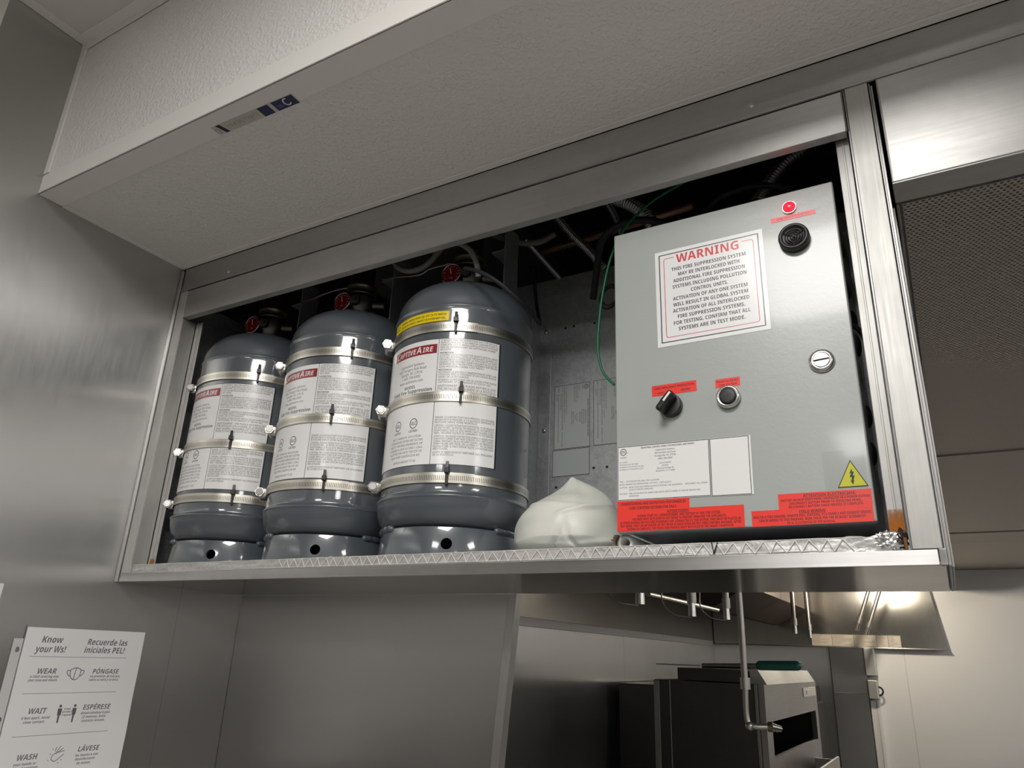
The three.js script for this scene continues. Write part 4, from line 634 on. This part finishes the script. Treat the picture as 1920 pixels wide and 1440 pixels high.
// ------------------------------------------------------------------ things seen under the hood, with added reflection blocks
{
  const b = thing('broiler', 'dark steel countertop broiler with open front under the hood', 'broiler', [0.75, -0.62, -1.72]);
  const x0 = 0.594, x1 = 0.9, z0 = -1.3, z1 = -2.15, yt = -0.152, yb = -0.62;
  part('side_panel', [box(0.612, 0.872, yb, yt, z0 - 0.004, z0, 'y')], M.darkSteel, b);
  part('side_edge', [box(x0, 0.6105, yb, yt - 0.002, z1, z0 + 0.001, 'y'), box(0.640, 0.6425, yb, yt, z0, z0 + 0.0015, 'y')], M.dull, b);
  part('side_edge', [box(0.874, 0.882, yb, yt, z0 - 0.004, z0 + 0.002, 'y')], M.dull, b);
  part('rear_body', [box(x0 + 0.001, 0.62, yb, yt, z1, z0 - 0.004, 'y'), box(0.6105, 0.88, yb, yt, z1, z1 + 0.01, 'y'), box(0.6105, 0.88, yt - 0.008, yt, z1, z0 - 0.004), box(0.6105, 0.88, yb, yb + 0.01, z1, z0 - 0.004)], M.darkSteel, b);
  const hole = new THREE.Path([[-2.1, -0.335], [-1.37, -0.335], [-1.37, -0.245], [-2.1, -0.245]].map(([a, c]) => new THREE.Vector2(a, c)));
  const fs = new THREE.Shape([[z1, yb], [z0, yb], [z0, yt], [z1, yt]].map(([a, c]) => new THREE.Vector2(a, c))); fs.holes.push(hole);
  const fg = new THREE.ExtrudeGeometry(fs, { depth: 0.016, bevelEnabled: false }); fg.rotateY(-Math.PI / 2); fg.translate(x1, 0, 0); grainUV(fg, 'z');
  part('front_panel', fg, M.dull, b, 'brushed steel front with wide opening');
  const sl = poly([[0.858, yt], [0.902, yt], [0.88, -0.116], [0.858, -0.116]], null, 0.80, 'z', z1 + 0.02); grainUV(sl, 'z'); part('sloped_cap', sl, M.postSteel, b, 'pale sloped steel cap');
  part('top_tray', [box(0.662, 0.856, -0.150, -0.118, z1 + 0.05, z0 - 0.01, 'z')], M.darkSteel, b);
  part('badge', [box(0.9, 0.903, -0.197, -0.169, -2.12, -1.88, 'z', 0.001), box(0.903, 0.9045, -0.190, -0.176, -2.09, -1.93, 'z', 0.0004)], M.chrome, b, 'small raised badge');
  part('drip_tray', [box(0.9, 0.975, -0.43, -0.422, -2.0, -1.42, 'z'), box(0.968, 0.975, -0.43, -0.375, -2.0, -1.42, 'z'), box(0.9, 0.968, -0.422, -0.385, -2.0, -1.993, 'z'), box(0.9, 0.968, -0.422, -0.385, -1.427, -1.42, 'z')], M.steel, b);
  const ov = thing('added_dark_block', 'dark steel block added behind the broiler to darken the mirroring wall', 'added_dark_block', [0.36, FLOOR, -3.05]);  // invented block; it darkens what the steel wall mirrors
  part('body', box(0.06, 0.66, FLOOR + 0.12, -0.2, -3.85, -2.36, 'y', 0.004), M.darkSteel, ov); part('door_leaf', box(0.66, 0.69, FLOOR + 0.2, -0.28, -3.8, -2.42, 'y', 0.004), M.darkSteel, ov);
  for (const z of [-3.8, -2.42]) for (const x of [0.1, 0.62]) part('foot', cyl(V(x, FLOOR, z), V(x, FLOOR + 0.12, z), 0.025), M.black, ov);
  const st = thing('equipment_stand', 'stainless steel stand carrying the broiler', 'table', [0.7, FLOOR, -1.72]);
  part('top', box(0.05, 0.93, -0.65, -0.62, -2.3, -1.2, 'z'), M.steel, st);
  for (const x of [0.09, 0.89]) for (const z of [-2.26, -1.24]) part('leg', cyl(V(x, FLOOR, z), V(x, -0.65, z), 0.02), M.pipe, st);
  part('shelf', box(0.07, 0.91, -1.6, -1.58, -2.28, -1.22, 'z'), M.steel, st);
  const sp = thing('spatula', 'spatula with green handle lying on top of the broiler', 'spatula', [0.78, -0.118, -1.34]);
  const bl = new RoundedBoxGeometry(0.13, 0.003, 0.075, 1, 0.001); bl.translate(0.66, -0.111, -1.36); part('blade', bl, M.zinc, sp);
  part('shank', cyl(V(0.72, -0.1105, -1.36), V(0.878, -0.106, -1.34), 0.0065, 0.0075, 10), M.zinc, sp);
  const hd = new THREE.CapsuleGeometry(0.0125, 0.095, 6, 14); hd.rotateZ(Math.PI / 2 + 0.03); hd.translate(0.935, -0.1025, -1.335); part('handle', hd, M.greenGrip, sp, 'green plastic handle');
}
{
  const o = thing('added_dark_units', 'unseen dark steel units added across the aisle to darken the mirroring wall', 'added_unit', [3.0, FLOOR, -2.4]);  // added out of view for a dark lower zone in the wall reflection
  part('body', box(2.7, 3.4, FLOOR + 0.1, -0.12, -3.9, -0.9, 'y', 0.004), M.dull, o);
  for (let i = 0; i < 4; i++) { const z = -3.88 + i * 0.745; part('door_leaf', box(2.672, 2.7, FLOOR + 0.14, -0.3, z, z + 0.735, 'y', 0.004), M.dull, o); part('handle', box(2.64, 2.66, -1.2, -0.6, z + 0.66, z + 0.69, 'y', 0.004), M.zinc, o); }
  for (const z of [-3.8, -1.0]) for (const x of [2.75, 3.35]) part('foot', cyl(V(x, FLOOR, z), V(x, FLOOR + 0.1, z), 0.025), M.black, o);
}
{ // far corner
  const a = thing('steel_column', 'dark steel clad column at the far end of the cook line', 'column', [0.79, FLOOR, -4.08]);
  part('lower_sheet', box(0.70, 0.882, FLOOR, -0.238, -4.139, -4.1, 'y'), M.sheet, a); part('upper_sheet', box(0.70, 0.882, -0.2365, 0.009, -4.139, -4.1, 'y'), M.sheet, a);
  const w = thing('wall_dispenser', 'upper pale metal box on the far wall beside the steel column', 'dispenser', [0.915, -0.14, -4.09]);
  part('case', box(0.887, 0.943, -0.14, 0.009, -4.139, -4.06, 'y', 0.006), M.postSteel, w);
  const w2 = thing('wall_dispenser', 'lower pale metal box with side hook on the far wall', 'dispenser', [0.915, -0.26, -4.09]);
  part('case', box(0.890, 0.94, -0.262, -0.162, -4.139, -4.05, 'y', 0.006), M.postSteel, w2); part('hook', new THREE.TorusGeometry(0.022, 0.005, 8, 16, Math.PI).rotateZ(-Math.PI / 2).translate(0.94, -0.22, -4.09), M.black, w2);
  const d = thing('corner_guard', 'pale upright corner guard below the metal boxes', 'corner guard', [0.91, FLOOR, -4.1]);
  part('guard', [box(0.888, 0.935, FLOOR, -0.27, -4.139, -4.1, 'y', 0.003), box(0.922, 0.935, FLOOR, -0.27, -4.1, -4.095, 'y', 0.002)], M.wallWhite, d);
}
// ------------------------------------------------------------------ papers on the steel wall, sticker on the soffit
{
  const tex = canvasTex(850, 1074, (x, w, h) => {
    x.fillStyle = '#ececec'; x.fillRect(0, 0, w, h); const G = '#6d6d72'; x.fillStyle = G;
    const it = (t, cx, y, size, max, wt = 'bold') => { x.save(); x.translate(cx, y); x.transform(1, 0, -0.16, 1, 0, 0); x.textAlign = 'center'; x.font = `${wt} ${size}px sans-serif`; x.fillText(t, 0, 0, max); x.restore(); };
    it('Know', 178, 92, 56, 140); it('your Ws!', 182, 152, 56, 200); it('Recuerde las', 572, 98, 54, 300); it('iniciales PEL!', 560, 150, 54, 300);
    x.fillStyle = '#8a8a8e'; for (const [a, b, y] of [[56, 740, 178], [70, 712, 402], [70, 708, 652]]) x.fillRect(a, y, b - a, 3); x.fillStyle = G;
    it('WEAR', 190, 284, 46, 135); it('a cloth covering over', 186, 308, 22, 190); it('your nose and mouth.', 180, 330, 22, 190); it('PÓNGASE', 600, 284, 42, 196); it('un protector de tela que', 604, 308, 22, 220); it('cubra su nariz y su boca.', 600, 330, 22, 220);
    it('WAIT', 190, 524, 46, 122); it('6 feet apart. Avoid', 190, 556, 22, 180); it('close contact.', 186, 580, 22, 140); it('ESPÉRESE', 590, 512, 44, 204); it('distanciándose 6 pies', 590, 540, 22, 210); it('(2 metros). Evite', 584, 564, 22, 170); it('contacto cercano.', 584, 588, 22, 170);
    it('WASH', 194, 792, 46, 142); it('your hands or', 190, 822, 22, 140); it('use hand sanitizer.', 186, 846, 22, 190); it('LÁVESE', 594, 770, 44, 160); it('las manos o use', 590, 800, 22, 160); it('desinfectante', 584, 824, 22, 140); it('de manos.', 580, 848, 22, 100);
    x.strokeStyle = '#66666a'; x.lineWidth = 5; x.beginPath(); x.moveTo(350, 262); x.quadraticCurveTo(388, 232, 424, 262); x.quadraticCurveTo(424, 320, 388, 322); x.quadraticCurveTo(350, 320, 350, 262); x.moveTo(388, 246); x.lineTo(380, 322); x.moveTo(350, 264); x.quadraticCurveTo(318, 258, 332, 284); x.quadraticCurveTo(344, 300, 352, 298); x.moveTo(424, 264); x.quadraticCurveTo(456, 258, 442, 284); x.quadraticCurveTo(430, 300, 422, 298); x.stroke();
    x.fillStyle = '#606065'; for (const X of [338, 436]) { x.beginPath(); x.arc(X, 484, 9, 0, 7); x.fill(); x.beginPath(); x.moveTo(X - 14, 498); x.lineTo(X + 14, 498); x.lineTo(X + 12, 540); x.lineTo(X + 6, 540); x.lineTo(X + 4, 586); x.lineTo(X - 6, 586); x.lineTo(X - 7, 540); x.lineTo(X - 12, 540); x.fill(); }
    it('6 feet', 388, 508, 16, 60); it('DISTANCE', 388, 526, 16, 66); it('of separation', 388, 544, 16, 66);
    x.strokeStyle = '#606065'; x.lineWidth = 4; x.beginPath(); x.moveTo(352, 800); x.quadraticCurveTo(352, 770, 380, 768); x.lineTo(420, 740); x.moveTo(372, 770); x.lineTo(400, 728); x.moveTo(386, 764); x.lineTo(430, 756); x.moveTo(352, 800); x.quadraticCurveTo(366, 824, 392, 808); x.lineTo(432, 776); x.moveTo(366, 756); x.lineTo(376, 730); x.stroke();
    for (const [a, b] of [[340, 770], [334, 806], [404, 826], [420, 810], [352, 744]]) { x.beginPath(); x.arc(a, b, 3, 0, 7); x.fill(); }
  });
  const t = thing('poster', 'grey printed hygiene poster in a clear punched sleeve on the steel wall', 'poster', [0.002, -0.367, 0.03]);
  const g = new THREE.PlaneGeometry(0.2215, 0.28, 30, 36), p = g.attributes.position; const n1 = noiseTile(31, 37, 4, 5, 91);
  for (let i = 0; i < p.count; i++) p.setZ(i, 0.0022 + 0.0016 * n1[i]); g.rotateY(Math.PI / 2); g.translate(0, -0.0872 - 0.14, 0.1405 - 0.11075); g.computeVertexNormals();
  part('sheet', g, PH({ map: tex, roughness: 0.4, clearcoat: 0.35, clearcoatRoughness: 0.2 }), t);
  const strip = new THREE.Shape([[0, 0], [0.0158, 0], [0.0158, -0.2606], [0, -0.2606]].map(([a, b]) => new THREE.Vector2(a, b)));
  for (const y of [-0.0175, -0.125, -0.232]) { const hp = new THREE.Path(); hp.absellipse(0.0095, y, 0.0032, 0.0045, 0, Math.PI * 2); strip.holes.push(hp); }
  const sg = new THREE.ShapeGeometry(strip, 10); sg.rotateY(Math.PI / 2); sg.translate(0.0025, -0.106, 0.1575); part('punched_edge', sg, S({ color: rgb(0.62, 0.61, 0.6), roughness: 0.4, side: THREE.DoubleSide }), t, 'white punched sleeve edge');
  part('sleeve_seam', box(0.0026, 0.0032, -0.3665, -0.084, 0.1402, 0.1416, 'y', 0.0002), S({ color: rgb(0.18, 0.18, 0.22), roughness: 0.5 }), t);
  const c = P(8, 1094, 'x', 0.002); const g2 = new THREE.PlaneGeometry(0.2159, 0.279, 4, 4); g2.rotateY(Math.PI / 2); g2.translate(0.002, c.y - 0.1395, c.z + 0.108); 
  solo('paper_sheet', g2, S({ color: rgb(0.8, 0.79, 0.77), roughness: 0.5 }), 'plain white sheet corner on the steel wall beside the poster', 'paper');
  const st = canvasTex(1200, 120, (x, w, h) => {
    x.fillStyle = '#bdb7ad'; x.fillRect(0, 0, w, h); x.fillStyle = '#17224d';
    x.fillRect(900, 0, 290, h); x.fillRect(700, 0, 150, h); x.save(); x.translate(60, 0); x.transform(1, 0, 0.35, 1, 0, 0); x.fillStyle = '#1b2138'; x.fillRect(10, 0, 56, h); x.restore();
    x.strokeStyle = '#e8e6e2'; x.lineWidth = 13; x.beginPath(); x.arc(1075, 56, 40, 0.6, 5.2); x.stroke(); x.fillStyle = '#6f7fb5'; x.fillRect(930, 62, 60, 6); x.fillRect(930, 82, 80, 6);
    x.fillStyle = '#5b564f'; seed = 17; for (let i = 0; i < 34; i++) x.fillRect(190 + i * 14, 16 + (i % 3) * 12 + rnd() * 20, 4, 18 + rnd() * 40); x.strokeStyle = '#4a4a52'; x.lineWidth = 5; x.beginPath(); x.moveTo(12, 60); x.quadraticCurveTo(40, 20, 64, 60); x.quadraticCurveTo(70, 100, 40, 100); x.stroke();
  });
  const a = P(404, 247, 'y', SOF_Y - 0.001), b = P(555, 184, 'y', SOF_Y - 0.001), dir = b.clone().sub(a), len = dir.length(), mid = a.clone().add(b).multiplyScalar(0.5);
  const sgm = new THREE.PlaneGeometry(len, 0.019); sgm.rotateX(Math.PI / 2); sgm.rotateY(-Math.atan2(dir.z, dir.x)); sgm.translate(mid.x, SOF_Y - 0.0011, mid.z);
  solo('soffit_sticker', sgm, S({ map: st, roughness: 0.4, side: THREE.DoubleSide }), 'narrow blue and white product sticker under the soffit edge', 'sticker');
}
renderer.render(scene, camera);
